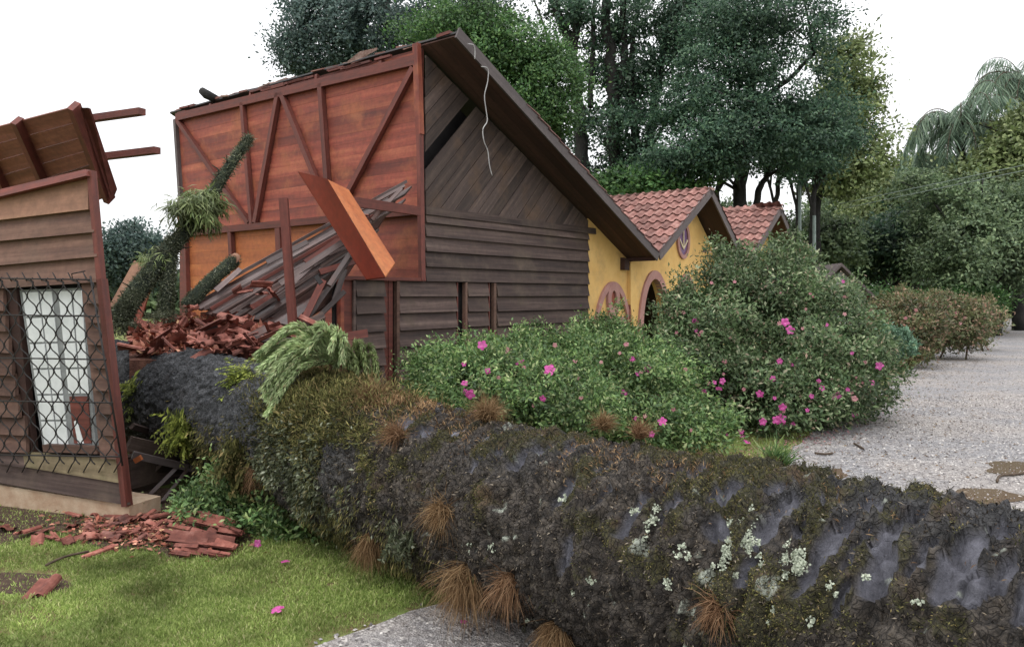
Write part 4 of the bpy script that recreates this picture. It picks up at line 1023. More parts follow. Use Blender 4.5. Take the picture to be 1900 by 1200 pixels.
def fern(px, py, n, L, label, mat=L_fern, lean=(0, 0, -.2)):
    p0, n0 = trunk_hit(px, py, 0); P = []; T = []; N = []
    for k in range(n):
        d = nrm(n0 * .6 + rdir(1)[0] * .8 + np.asarray(lean)); cur = p0 + rdir(1)[0] * L * .35; LL = L * random.uniform(.6, 1.1)
        for i in range(9):
            sd_ = nrm(np.cross(d, n0 + V(.1, .2, .3)))
            for sg in (-1, 1):
                P.append(cur); T.append(d * .5 + sd_ * sg); N.append(n0)
            d = nrm(d + V(0, 0, -.13)); cur = cur + d * LL / 9
    P = np.array(P); T = np.array(T); N = np.array(N)
    o = leaves('fern', P, N, L * .26, mat, None, .35, 0, rng.random(len(P)) * .6 + .2, T=T, loc=p0)
    tag(o, label, 'fern')
fern(258, 722, 40, .26, 'yellow-green fern tuft on the trunk nearest the leaning wall corner')
fern(350, 795, 60, .24, 'bright yellow-green fern hanging from the lower side of the grey trunk')
fern(455, 705, 50, .20, 'yellow-green fern on the trunk just left of the pale needle sprig')
fern(300, 660, 30, .16, 'small olive fern on the trunk top below the broken tiles', L_moss)
fern(455, 850, 60, .24, 'olive fern hanging beneath the trunk above the green shrub', L_moss)
fern(750, 990, 26, .14, 'small pale green fern on the shaded underside of the trunk', L_dull)
tuft('seedling', 1438, 866, 130, .13, L_azalea_fresh, 'small upright green seedling on top of the trunk beside the gravel', 'plant', .15, .8, (0, 0, .9), .010)

# pale green araucaria sprig
def foxtail(pts, r, dens=260):
    c_ = bez(pts, 8); c_ = np.array(c_); seg = np.linalg.norm(np.diff(c_, axis=0), axis=1); cum = np.concatenate([[0], np.cumsum(seg)]); L = cum[-1]
    n = int(dens * L / .25); s_ = rng.random(n) * L
    P = np.stack([np.interp(s_, cum, c_[:, k]) for k in range(3)], 1)
    P2 = np.stack([np.interp(np.minimum(s_ + .01, L + .01), np.append(cum, L + .02), np.append(c_[:, k], 2 * c_[-1, k] - c_[-2, k])) for k in range(3)], 1)
    d = P2 - P; d /= (np.linalg.norm(d, axis=1)[:, None] + 1e-9)
    o_ = np.cross(d, rdir(n)); o_ /= np.linalg.norm(o_, axis=1)[:, None]
    return P + o_ * .004, o_, d * 1.0 + o_ * .75, c_
def sprig(name, label, base, ends, r, mat, D, dens=260, stem=M_stem, cat='branch', group=None):
    root = empty(name, W(*base, D), label, cat, group)
    AP = []; AN = []; AT = []; st = MB()
    for (mx_, my_, ex, ey, dD) in ends:
        P, N, T, c_ = foxtail([W(*base, D), W(mx_, my_, D + dD * .6), W(ex, ey, D + dD)], r, dens)
        AP.append(P); AN.append(N); AT.append(T); st.tube(c_, [.011 - .008 * i / len(c_) for i in range(len(c_))], 5)
    P = np.concatenate(AP); st.build('stem', stem, root, True)
    o = leaves('needles', P, np.concatenate(AN), r, mat, root, .2, 0, np.clip(.55 + .4 * fbm(P * 9, 2), 0, 1), T=np.concatenate(AT)); o['kind'] = 'stuff'
    return root
ends = []
for k in range(15):
    a = random.uniform(-.1, 1); ex = 478 + 20 * a + random.uniform(-5, 60) * (k % 3) * .5; ey = 648 + 120 * a + random.uniform(-10, 10)
    ends.append(((ex + 625) / 2 - 5, (ey + 655) / 2 - 34 + random.uniform(-14, 14), ex, ey, random.uniform(-.35, .2)))
for k in range(11):
    ex = 540 + k * 11; ey = 612 + abs(k - 4) * 5 + random.uniform(0, 34)
    ends.append(((ex + 625) / 2, (ey + 655) / 2 - 34, ex - 15, ey + 14, random.uniform(-.3, .3)))
sprig('needle_sprig', 'pale green drooping needle sprig standing on the trunk top before the low wall', (628, 668), ends, .042, L_arau, 5.45, 420)
ends = []
for k in range(10):
    ex = 640 + k * 6; ey = 640 + 10 * (k % 4) + (60 if k > 5 else 40)
    ends.append((ex - 2, ey - 52 + random.uniform(-10, 10), ex + random.uniform(5, 14), ey, random.uniform(-.2, .3)))
sprig('needle_sprig', 'browner half-dry needle sprig just right of the green one, in front of the dark wall', (650, 690), ends, .034, L_yellow, 5.4, 300)

# ------------------------------------------------------------------ mossy branches of the fallen tree, inside the house
br = empty('mossy_limb', W(225, 590, 8.7), 'thick mossy limb rising steeply from the wreckage across the red wall', 'branch')
mp_ = bez([W(215, 600, 8.6), W(262, 530, 8.8), W(318, 458, 9.0), (W(370, 400, 9.2)), W(415, 325, 9.4), W(463, 256, 9.6)], 6)
MB().tube(mp_, [.12 - .075 * i / len(mp_) for i in range(len(mp_))], 10).build('bark', M_mossbark, br, True)
def fuzz(name, path, rads, n, size, mat, parent, aspect=.25, droop=0):
    c_ = np.array(path); q_ = rng.random(n) * (len(c_) - 1); i = q_.astype(int); f_ = (q_ - i)[:, None]
    P = c_[i] * (1 - f_) + c_[i + 1] * f_; N = rdir(n); rr = np.interp(q_, [0, len(c_) - 1], rads)[:, None]
    o = leaves(name, P + N * rr * .95, N, size, mat, parent, aspect, droop, np.clip(.5 + .5 * fbm(P * 6, 2), 0, 1)); o['kind'] = 'stuff'; return o
fuzz('moss_growth', mp_, (.12, .045), 8000, .032, L_dull, br)
fuzz('moss_growth', mp_, (.12, .045), 2500, .075, L_dull, br, .12)
fuzz('moss_growth', mp_[:14], (.13, .10), 2500, .035, L_dull, br, droop=.5)
for k in range(26):
    i = random.randint(3, len(mp_) - 2); p = mp_[i]; d = nrm(rdir(1)[0] + V(.2, -.2, .5)); L = random.uniform(.1, .3)
    MB().tube([p, p + d * L * .6, p + d * L + V(0, 0, -.02)], [.012, .008, .004], 4).build('twig', M_mossbark, br, True)
vb = bez([W(322, 440, 9.0), W(312, 520, 8.9), W(306, 590, 8.8)], 6); MB().tube(vb, .06, 8).build('side_limb', M_mossbark, br, True); fuzz('moss_growth', vb, (.07, .09), 4000, .035, L_dull, br, droop=.5)
fuzz('moss_growth', bez([W(225, 610, 8.5), W(232, 580, 8.5), W(248, 548, 8.6)], 5), (.10, .08), 1500, .04, L_dull, br, droop=.4)
P, N, C = crown_pts([E(362, 388, 9.1, 40, 30, .25), E(385, 380, 9.2, 20, 35, .2)], 60, 50, .1)
o = leaves('hanging_fronds', P, N, .14, L_yellow, br, .12, 1.4, C); o['kind'] = 'stuff'
P, N, C = crown_pts([E(290, 480, 9.0, 24, 22, .2)], 24, 26, .08)
o = leaves('hanging_fronds', P, N, .09, L_yellow, br, .12, 1.0, C); o['kind'] = 'stuff'
br2 = empty('mossy_limb', W(345, 565, 8.5), 'shorter dark mossy limb lying against the edge of the fallen roof planks', 'branch')
m2 = bez([W(345, 568, 8.4), W(392, 520, 8.6), W(436, 482, 8.8)], 6); MB().tube(m2, [.07] * len(m2), 9).build('bark', M_mossbark, br2, True)
prism('cut_end', [m2[-1] + V(math.cos(a) * .055, -.06, math.sin(a) * .055) for a in np.linspace(0, 2 * math.pi, 12)[:-1]], V(.02, .02, .02), M_light, br2)
fuzz('moss_growth', m2, (.075, .07), 4500, .026, L_dull, br2)
# fallen twig stuff at the left end of the trunk top
for (x, y, dx, dy) in ((240, 606, 20, 12), (300, 586, 30, 8)):
    P, N, C = crown_pts([E(x, y, 8.4, dx, dy, .15)], 20, 24, .07)
    tag(leaves('leafy_debris', P, N, .045, L_dull, None, .2, .4, C, loc=W(x, y, 8.4)), 'torn mossy foliage among the wreckage beside the thick limb' if x == 240 else 'torn mossy foliage heaped at the foot of the red wall', 'foliage')

# ------------------------------------------------------------------ broken tile heaps
def quat_rand_place(me, name, pos, tilt=1.0):
    a = random.uniform(0, 2 * math.pi); X = V(math.cos(a), math.sin(a), random.uniform(-tilt, tilt)); Y = np.cross(nrm(V(random.uniform(-tilt, tilt), random.uniform(-tilt, tilt), 1)), X)
    return place(me, name, pos, X, Y)
ME_frags = []
for k in range(5):
    me = tile_mesh('tile_piece', M_shard, random.uniform(.045, .12), random.uniform(.10, .28)); ME_frags.append(me)
def heap_h(px):  # top profile of heap in photo pixels
    return np.interp(px, [240, 290, 350, 420, 450, 500, 560, 640, 700], [612, 600, 585, 590, 575, 592, 605, 615, 640])
for k in range(210):
    px = random.uniform(248, 590); f_ = random.random() ** .8; py = heap_h(px) + (655 - heap_h(px)) * f_; D = 8.5 - 1.2 * f_ + random.uniform(-.1, .1)
    o = quat_rand_place(ME_shard if random.random() < .08 else random.choice(ME_frags), 'broken_tile', W(px, py + 6, D), .9)
    tag(o, 'broken red clay roof tile in the heap above the trunk inside the wreck', 'roof tile', 'broken tiles heaped on the trunk and wreckage')
hm = MB()  # rubble body beneath the tiles
hp = [(240, 612), (300, 602), (360, 592), (430, 586), (500, 598), (580, 610), (660, 622)]
hv = []; hf = []
for i, (x, y) in enumerate(hp):
    hv += [W(x, y + 10, 8.7), W(x, (y + 655) / 2 + 8, 7.9), W(x, 668, 7.3), V(*(W(x, 668, 7.3)[:2]), 0)]
    if i:
        b0 = 4 * (i - 1)
        for k in range(3): hf.append([b0 + k, b0 + k + 1, b0 + k + 5, b0 + k + 4])
o = hm.add(hv, hf).build('rubble', simple('brown_rubble', (.10, .04, .03), (.28, .13, .09), 14, .9, 1, .05), None, loc=W(450, 640, 8)); tag(o, 'crushed reddish rubble under the broken roof tiles behind the trunk', 'rubble', kind='stuff')
P, N, C = [], [], []
pc = rng.uniform(248, 600, 2600); ff = rng.random(2600); pyv = np.array([heap_h(x) for x in pc]); pyv = pyv + (655 - pyv) * ff; Dv = 8.55 - 1.2 * ff
PP = np.stack([(pc - 950) / F * Dv, Dv, CZ + (HY - pyv) / F * Dv], 1)
L_chip = leafmat('tile_chip', [(0, (.13, .04, .026)), (.5, (.26, .09, .06)), (.9, (.42, .2, .14)), (1, (.5, .36, .18))], 0, .85, .2)
o = leaves('tile_chips', PP, rdir(2600), .085, L_chip, None, .5, 0, rng.random(2600), T=rdir(2600) * V(1, 1, .5)); tag(o, 'small red chips of smashed tile strewn over the wreck', 'tile chips', kind='stuff')
for k in range(34):
    px = random.uniform(250, 610); py = heap_h(px) + random.uniform(-6, 60); D = 8.6 - (py - heap_h(px)) / 60 * 1.1; a = random.uniform(-.5, .7); L = random.uniform(.12, .55)
    p = W(px, py, D); d = V(math.cos(a), random.uniform(-.4, .4), math.sin(a) * .8)
    o = beam('splintered_board', p, p + d * L, random.uniform(.025, .09), .015, random.choice([M_frame, M_deb, M_red, M_siding, M_light]), None, up=(.2, -1, random.uniform(-.8, .8)), loc=p)
    tag(o, 'splintered board stuck in the tile heap behind the trunk', 'board', 'splintered boards in the tile heap')
for k in range(9):
    i = random.randint(0, 6); s0 = random.uniform(.05, .8); A0 = W(*pA[i], 8.35 - .03 * i); B0 = W(*pB[i], 9.7 - .09 * i); p = A0 + (B0 - A0) * s0; d = nrm(nrm(B0 - A0) + rdir(1)[0] * .28)
    beam('loose_batten', p, p + d * random.uniform(.3, 1.0), random.uniform(.025, .07), .02, random.choice([M_frame, M_deb, M_deb, M_siding]), fp, up=(.2, -1, .3))
# tiles tucked on the panel
for (x, y, D) in ((440, 545, 8.35), (450, 535, 8.4), (500, 540, 8.3), (505, 532, 8.4), (490, 548, 8.3), (360, 575, 8.3), (370, 572, 8.3), (640, 405, 9.0), (655, 398, 9.0), (630, 412, 9.0), (555, 590, 8.1), (520, 600, 8.0)):
    o = quat_rand_place(random.choice(ME_frags), 'broken_tile', W(x, y, D), .5); tag(o, 'broken clay tile caught on the fallen grey roof planks', 'roof tile', 'tiles caught on the fallen roof panel')
# wedge of orange tiles at trunk crest near sprig
for k in range(26):
    px = random.uniform(385, 490); py = random.uniform(632, 656)
    o = quat_rand_place(random.choice(ME_frags), 'broken_tile', W(px, py, 7.1), .7); tag(o, 'orange broken tile shard wedged on the trunk crest left of the needle sprig', 'roof tile', 'tile shards wedged on the trunk crest')
# ground heap: a low stack and scatter
for k in range(26):
    layer = k // 6; px = 305 + (k % 6) * 18 + random.uniform(-14, 14); gp_ = ground(px + 4 * layer, 1030 - 10 * layer + random.uniform(-6, 6))
    pos = gp_ + V(0, 0, .015 + .028 * layer)
    aa = random.uniform(-.35, .35); o = place(random.choice([ME_shard] + ME_frags), 'fallen_tile', pos, V(.15 + aa, 1, random.uniform(-.2, .2)), V(-1, .15 + aa, random.uniform(-.15, .15)))
    o.scale = (.8, .72, .8); tag(o, 'red clay tile in the rough stack on the grass beside the green shrub', 'roof tile', 'tiles stacked on the grass')
for k in range(60):
    px = random.uniform(60, 400); py = random.uniform(962, 1012) - (px - 60) * .03
    if px < 130 and py < 985: continue
    p = ground(px, py); o = quat_rand_place(random.choice(ME_frags), 'fallen_tile', p + V(0, 0, .02), .35); o.scale = (random.uniform(.45, .85),) * 3
    tag(o, 'broken red tile piece scattered on the ground below the leaning wall corner', 'roof tile', 'tile pieces scattered on the ground')
for (px, py, lb) in ((95, 1085, 'lone faded tile piece on the bare dirt at the lower left'), (215, 1018, 'lone tile piece on the grass left of the tile stack'), (10, 990, 'tile piece at the left edge near the concrete footing')):
    tag(quat_rand_place(ME_frags[k % 5], 'fallen_tile', ground(px, py) + V(0, 0, .02), .15), lb, 'roof tile'); k += 1
pc = rng.normal(270, 80, 900); pyv = 985 + rng.normal(0, 16, 900) + (pc - 270) * .06
PP = np.array([ground(x, max(y, 945), .012 + .02 * rng.random()) for x, y in zip(pc, pyv)])
o = leaves('tile_chips', PP, np.tile(V(0, 0, 1), (900, 1)), .045, L_chip, None, .55, 0, rng.random(900), T=rdir(900) * V(1, 1, .25)); tag(o, 'small red chips of tile littering the grass around the tile stack', 'tile chips', kind='stuff')
# thin stick on the lawn
sp_ = [ground(x, y, .03) for x, y in ((85, 1048), (120, 1032), (165, 1022))]
tag(tube('stick', bez(sp_, 3), .008, M_stem, None, 5, loc=sp_[0]), 'thin curved stick lying on the lawn near the bare dirt', 'stick')
for (pts, lb) in ((((1585, 822), (1597, 829), (1602, 832)), 'small dark stick in the middle of the gravel road'), (((1512, 840), (1530, 842), (1545, 840)), 'thin twig on the gravel above the small puddle'),
                  (((1850, 893), (1856, 882), (1880, 880), (1915, 874)), 'bent dark stick between the two larger puddles')):
    sp_ = [ground(x, y, .02) for x, y in pts]; tag(tube('stick', bez(sp_, 3), .012, M_stem, None, 5, loc=sp_[0]), lb, 'stick')

# ------------------------------------------------------------------ shrubs and flowers
def flower_mesh(mat, r, seed):
    rs = np.random.default_rng(seed); vs_ = []; fs = []; rn = []
    for k in range(5):
        a = 2 * math.pi * k / 5 + rs.uniform(-.15, .15); c_, s_ = math.cos(a), math.sin(a); w_ = .45
        pts = [(0, 0, 0), (.55, w_, .25), (1.0, .22, .18), (1.02, -.2, .16), (.55, -w_, .25)]
        b0 = len(vs_)
        for (x, y, z_) in pts: vs_.append((r * (x * c_ - y * s_), r * (x * s_ + y * c_), r * z_ * rs.uniform(.6, 1.5))); rn.append(rs.random())
        fs.append([b0, b0 + 1, b0 + 2, b0 + 3, b0 + 4])
    me = bpy.data.meshes.new('flower'); me.from_pydata(vs_, [], fs)
    for nm in ('rnd', 'clu'):
        at = me.attributes.new(nm, 'FLOAT', 'POINT'); at.data.foreach_set('value', np.array(rn if nm == 'rnd' else [.6] * len(rn), np.float32))
    me.materials.append(mat); return me
FL = [flower_mesh(L_pink, 1, 1), flower_mesh(L_pink, 1, 2), flower_mesh(L_pink, 1, 3)]; FP = [flower_mesh(L_pale, 1, 4), flower_mesh(L_pale, 1, 5)]
def ell_hit(px, py, ells):
    best = None; d = ray(px, py)
    for c_, r_ in ells:
        o_ = (CAM - c_) / r_; dd = d / r_; a = dd @ dd; b_ = 2 * o_ @ dd; q_ = b_ * b_ - 4 * a * (o_ @ o_ - 1)
        if q_ > 0:
            s_ = (-b_ - math.sqrt(q_)) / (2 * a)
            if best is None or s_ < best: best = s_
    if best is None:
        c_, r_ = min(ells, key=lambda e: abs((e[0][0] / e[0][1]) * F + 950 - px)); best = c_[1] - r_[1] * .5
    return CAM + d * best
def shrub(name, label, ells, ncl, per, cr, size, mat, flowers=(), stems=4, lite=None, group=None, fs=.045, flat=.8):
    base = ells[0][0] * V(1, 1, 0); root = empty(name, base, label, 'shrub', group)
    shoots = []
    for k in range(int(5 * len(ells)) if ncl > 300 else 8):
        c_, r_ = ells[rng.integers(len(ells))]; d_ = rdir(1)[0]; d_[2] = abs(d_[2]) * .9 + .1; d_ = nrm(d_); shoots.append((c_ + d_ * r_ * 1.02, V(.13, .13, .2) * rng.uniform(.6, 1.5)))
    P, N, C = crown_pts(ells, ncl, per, cr, .22, flat, .03)
    P2, N2, C2 = crown_pts(shoots, len(shoots) * 5, 40, cr * .5, .3, 1.2, .05); P = np.concatenate([P, P2]); N = np.concatenate([N, N2]); C = np.concatenate([C, np.clip(C2 + .15, 0, 1)])
    leaves('foliage', P, N, size, mat, root, .42, .1, C)
    st = MB()
    for k in range(stems):
        e = ells[k % len(ells)]; top = e[0] + rdir(1)[0] * e[1] * .6; b0 = V(e[0][0] + random.uniform(-.25, .25), e[0][1] + random.uniform(-.2, .2), 0)
        st.tube(bez([b0, (b0 + top) / 2 + rdir(1)[0] * .12, top], 4), [.025] * 4 + [.015] * 5, 5)
    if stems: st.build('stems', M_stem, root, True)['kind'] = 'stuff'
    for (px, py, kd, sz) in flowers:
        if not kd: sz *= .72
        p = ell_hit(px, py, ells); v = nrm(CAM - p); p = p + v * .06
        me = random.choice(FL if kd else FP); X = nrm(np.cross(v + rdir(1)[0] * .5, rdir(1)[0])); Y = np.cross(nrm(v + rdir(1)[0] * .45), X)
        o = place(me, 'flower', p, X, Y, root); o.scale = (min(sz, 1.25) * fs,) * 3
    return root
bigE = [E(1440, 640, 10.6, 190, 130, 1.2), E(1340, 590, 10.3, 105, 90, .9), E(1430, 545, 10.8, 95, 82, .9), E(1510, 600, 11.0, 90, 88, .9), E(1560, 690, 10.6, 95, 80, .9), E(1380, 730, 9.6, 160, 80, .8), E(1300, 660, 9.9, 85, 66, .7), E(1500, 720, 9.9, 110, 65, .7), E(1350, 500, 10.8, 40, 35, .4), E(1265,590,10.2,32,34,.4), E(1470, 485, 10.9, 45, 35, .4)]
bigF = [(random.uniform(1290, 1620), random.uniform(690, 790), 1 if k % 3 else 0, random.uniform(.5, .8)) for k in range(22)] + [(random.uniform(1290, 1600), random.uniform(520, 680), 0 if k % 3 else 1, random.uniform(.45, .7)) for k in range(14)] + [(1290, 595, 1, .9), (1302, 617, 0, .9), (1268, 580, 0, .8), (1255, 617, 0, .7), (1341, 707, 1, .9), (1307, 726, 1, .8), (1345, 670, 0, 1), (1380, 722, 0, .7), (1410, 730, 1, 1), (1452, 755, 1, 1), (1450, 777, 1, 1.4), (1440, 779, 1, 1.1), (1415, 782, 1, 1), (1345, 804, 1, 1.0), (1377, 815, 1, 1.2), (1457, 598, 1, 1.2), (1466, 612, 1, 1.2), (1446, 600, 0, .9), (1480, 665, 0, .8), (1447, 670, 1, .8), (1552, 735, 1, 1.8), (1585, 740, 0, 1.3), (1580, 728, 0, .8), (1632, 679, 1, 1.2), (1617, 711, 1, 1), (1605, 672, 0, .8), (1525, 720, 1, .8), (1363, 523, 0, .7), (1320, 525, 0, .7), (1567, 583, 0, .8), (1230, 780, 1, 1.2), (1375, 800, 1, .8)]
shrub('azalea_shrub', 'large rounded azalea shrub with magenta flowers beside the gravel road', bigE, 1250, 95, .17, .058, L_azalea, bigF, 10)
midE = [E(1130, 700, 8.8, 120, 80, .8), E(1210, 720, 8.9, 90, 80, .7), E(1080, 690, 9.0, 80, 62, .6), E(1120, 650, 10.6, 60, 52, .6), E(1220, 790, 7.9, 130, 50, .5), E(1130,625,11.2,50,30,.4)]
midF = [(random.uniform(1080, 1290), random.uniform(650, 810), 0 if k % 2 else 1, random.uniform(.5, .75)) for k in range(12)] + [(1157, 730, 1, 1.0), (1120, 744, 0, 1), (1202, 684, 1, .9), (1219, 737, 1, 1), (1229, 782, 1, 1), (1162, 639, 0, .9), (1067, 670, 0, .8), (1190, 690, 0, .7), (1150, 655, 0, .6)]
shrub('azalea_shrub', 'mid-green azalea below the yellow arches, left of the tallest shrub', midE, 620, 90, .15, .05, L_azalea_fresh, midF, 6)
lowE = [E(900, 730, 7.4, 110, 75, .7), E(990, 740, 7.4, 100, 75, .7), E(1050, 760, 7.2, 90, 60, .6), E(850, 700, 8.0, 80, 58, .5), E(940, 690, 8.0, 80, 55, .5), E(800, 690, 8.2, 45, 42, .4), E(975, 655, 8.6, 45, 38, .3)]
lowF = [(random.uniform(860, 1080), random.uniform(670, 770), 0 if k % 2 else 1, random.uniform(.45, .7)) for k in range(10)] + [(895, 640, 1, 1), (942, 650, 0, 1.3), (965, 672, 1, 1), (1012, 665, 1, 1.3), (1020, 687, 1, 1.4), (872, 730, 1, 1.1), (970, 740, 0, .7), (925, 700, 0, .6), (1030, 640, 0, .7)]
shrub('azalea_shrub', 'low bright green azalea in front of the dark louvred wall, behind the trunk', lowE, 640, 95, .14, .045, L_azalea_fresh, lowF, 6)
frE = [E(440, 960, 5.7, 75, 70, .35), E(500, 1000, 5.5, 85, 50, .35), E(600, 990, 5.5, 90, 60, .35), E(410, 930, 5.9, 50, 50, .3), E(480, 920, 5.9, 60, 50, .3)]
frF = [(418, 1042, 0, .8), (478, 1008, 1, .8), (527, 1040, 1, 1.0), (524, 1020, 1, .8), (692, 1053, 0, .9), (512, 915, 0, .7), (545, 920, 0, .7), (770, 1045, 0, .7)]
shrub('azalea_shrub', 'small dark green azalea crushed under the trunk beside the tile stack', frE, 330, 80, .12, .042, L_azalea_fresh, frF, 5, fs=.035)
for (px, py, sc_, lb) in ((515, 1143, .035, 'single pink flower fallen on the open lawn'), (530, 1052, .035, 'pink flower fallen at the foot of the crushed azalea'), (860, 1165, .02, 'faded pink petal on the gravel at the bottom'), (1385, 826, .05, 'pink flower fallen at the grass edge by the gravel')):
    o = quat_rand_place(FL[0], 'fallen_flower', ground(px, py) + V(0, 0, .03), .3); o.scale = (sc_,) * 3; tag(o, lb, 'flower')
# fallen petals (stuff)
n = 420; X = rng.normal(0, 1, n); pts = []
for k in range(n):
    px = random.uniform(1290, 1640); py = np.interp(px, [1290, 1400, 1560, 1640], [850, 828, 790, 745]) + abs(random.gauss(0, 16)); pts.append(ground(px, py, .012))
o = leaves('fallen_petals', np.array(pts), np.tile(V(0, 0, 1), (n, 1)), .028, L_pale, None, .8, 0, None, T=rdir(n) * V(1, 1, .15)); tag(o, 'faded pink petals littering the ground at the edge of the azaleas', 'petals', kind='stuff')
# farther shrubs along the road
shrub('azalea_shrub', 'olive shrub with a bare stem, first in the farther row by the road', [E(1690, 600, 18.5, 50, 48, .8), E(1660, 575, 19.5, 55, 28, .7), E(1700, 640, 18.0, 24, 30, .4), E(1670, 630, 18.2, 35, 32, .5)], 200, 60, .22, .09, L_olive, [(1700, 575, 0, 1), (1680, 590, 0, 1)], 2, fs=.06)
shrub('azalea_shrub', 'pinkish olive azalea in the middle of the farther row by the road', [E(1765, 585, 21, 48, 38, .9), E(1790, 612, 20.5, 38, 30, .7), E(1750, 615, 20.5, 40, 30, .7)], 200, 60, .22, .09, L_olive, [(1775, 580, 0, 1.2), (1790, 590, 0, 1), (1760, 570, 0, 1), (1782, 600, 0, 1)], 2, fs=.06)
shrub('azalea_shrub', 'last olive shrub of the farther row where the road bends', [E(1818, 592, 24, 30, 34, .9), E(1720, 562, 26, 70, 20, .9)], 170, 55, .24, .1, L_olive, [], 2, fs=.06)
shrub('low_round_plant', 'soft blue-green low plant between the tall azalea and the farther row', [E(1658, 640, 16.5, 32, 24, .4)], 50, 60, .12, .08, L_hosta, [], 0)
shrub('hedge_plant', 'low green hedge behind the farther azaleas under the dark trees', [E(1660, 555, 30, 60, 16, 1), E(1790, 555, 32, 80, 14, 1)], 120, 60, .35, .14, L_bright, [], 2)

# ------------------------------------------------------------------ trees
def tree_bg(name, label, ells, mat, ncl, per, cr, size, trunks, droop=0., flat=.55, keep=1., bark=M_bark, group=None, shell=.4, cat='tree'):
    D = ells[0][0][1]; b = trunks[0][0] if trunks else ells[0][0]
    root = empty(name, V(b[0], b[1], 0), label, cat, group)
    P, N, C = crown_pts(ells, ncl, per, cr, shell, flat, .05, keep)
    leaves('crown', P, N, size, mat, root, .5, droop, C)
    for tr in trunks:
        pts, r0, r1 = tr[0:-2], tr[-2], tr[-1]
        c_ = bez(list(pts), 6); n_ = len(c_)
        jit = [c_[0]] + [c + rdir(1)[0] * r0 * .25 for c in c_[1:]]
        MB().tube(jit, [r0 + (r1 - r0) * i / (n_ - 1) for i in range(n_)], 8).build('trunk' if r0 > .12 else 'limb', bark, root, True)
    # twigs into the clumps
    tw = MB(); src = [p for tr in trunks for p in bez(list(tr[0:-2]), 4)[3:]]
    if src and len(P):
        S = np.array(src)
        for k in range(46):
            e = P[rng.integers(len(P))]; q_ = S[np.argmin(np.linalg.norm(S - e - V(0, 0, -.8), axis=1))]
            if np.linalg.norm(e - q_) > 7: continue
            mid = (e + q_) / 2 + V(0, 0, .1 * np.linalg.norm(e - q_)); tw.tube(bez([q_, mid, e], 3), [.07, .06, .05, .04, .035, .03, .02], 5)
        if tw.v: tw.build('limbs', bark, root, True)['kind'] = 'stuff'
    return root
def TP(px, py, D): return W(px, py, D)
def TG(px, D): return V((px - 950) / F * D, D, 0)

tree_bg('conifer_tree', 'tall blue-green conifer at the upper left behind the torn roof',
        [E(610, 70, 30, 95, 75, 1.8), E(545, 105, 30, 45, 55, 1.3), E(690, 60, 30, 95, 60, 2), E(760, 20, 31, 130, 45, 2), E(620, 15, 30, 85, 45, 1.6), E(880, 8, 32, 90, 35, 1.6), E(800, 90, 31, 80, 50, 2), E(660,140,31,110,40,1.5)],
        L_blue, 640, 84, .62, .15, [(TG(740, 31), TP(740, 200, 31), TP(720, 40, 31), TP(700, -60, 31), .32, .14), (TP(735, 150, 31), TP(800, 40, 31), TP(900, 10, 31), TP(975, 45, 31), .13, .06), (TP(735, 170, 31), TP(660, 80, 30), TP(610, 20, 30), .1, .04), (TP(735, 120, 31), TP(640, 60, 31), TP(560, 60, 31), .1, .03)], .5, .5, .86)
tree_bg('green_tree', 'bright green broad-crowned tree directly behind the house ridge',
        [E(860, 50, 23, 105, 42, 1.6), E(940, 95, 23, 110, 45, 1.6), E(1005, 150, 23, 75, 55, 1.4), E(900, 130, 23, 90, 40, 1.4), E(1010, 215, 23, 60, 35, 1.2), E(820, 85, 23.5, 75, 35, 1.4), E(960, 200, 23, 70, 40, 1.2), E(990, 105, 23.3, 60, 30, 1.2)],
        L_bright, 560, 86, .55, .11, [(TG(1060, 24), TP(1050, 400, 24), TP(1035, 250, 24), TP(990, 150, 24), TP(930, 80, 24), .2, .05), (TP(1045, 330, 24), TP(1000, 240, 24), TP(920, 190, 24), .11, .04), (TP(1052, 380, 24), TP(985, 280, 24), TP(950, 240, 24), .1, .05)], .1, .32)
tree_bg('multi_stem_tree', 'sparse tree with several dark stems rising behind the house, sky between them',
        [E(1060, 20, 30, 55, 40, 1.5), E(1180, 30, 30, 90, 50, 2), E(1120, 110, 31, 45, 60, 1.5), E(1180, 140, 30, 50, 60, 1.6), E(1160, 240, 30, 85, 55, 2), E(1250, 90, 30, 55, 60, 1.5), E(1100, 250, 31, 50, 50, 1.4), E(1200, 320, 30, 80, 45, 2), E(1090, 330, 31, 50, 35, 1.5), E(1275, 20, 30, 60, 40, 1.5)],
        L_deep, 720, 62, .6, .15, [(TG(1090, 30), TP(1088, 400, 30), TP(1075, 230, 30), TP(1060, 95, 30), TP(1018, -20, 30), .34, .15), (TP(1062, 100, 30), TP(1072, 30, 30), TP(1080, -50, 30), .18, .1),
                                   (TG(1142, 30), TP(1142, 400, 30), TP(1138, 200, 30), TP(1130, 90, 30), TP(1125, -50, 30), .42, .14), (TP(1140, 230, 30), TP(1158, 100, 30), TP(1150, -40, 30), .18, .1),
                                   (TG(1172, 30), TP(1175, 380, 30), TP(1178, 230, 30), TP(1168, 140, 30), TP(1175, 60, 30), .24, .1), (TG(1196, 30), TP(1192, 370, 30), TP(1215, 190, 30), TP(1235, 80, 30), TP(1275, -30, 30), .24, .12),
                                   (TP(1190, 340, 30), TP(1210, 270, 30), TP(1245, 220, 30), .12, .05), (TP(1095, 200, 30), TP(1100, 90, 30), TP(1103, -30, 30), .12, .07), (TP(1025, 120, 30), TP(1010, 50, 30), TP(990, 0, 30), .06, .03)], .25, .42, .85)
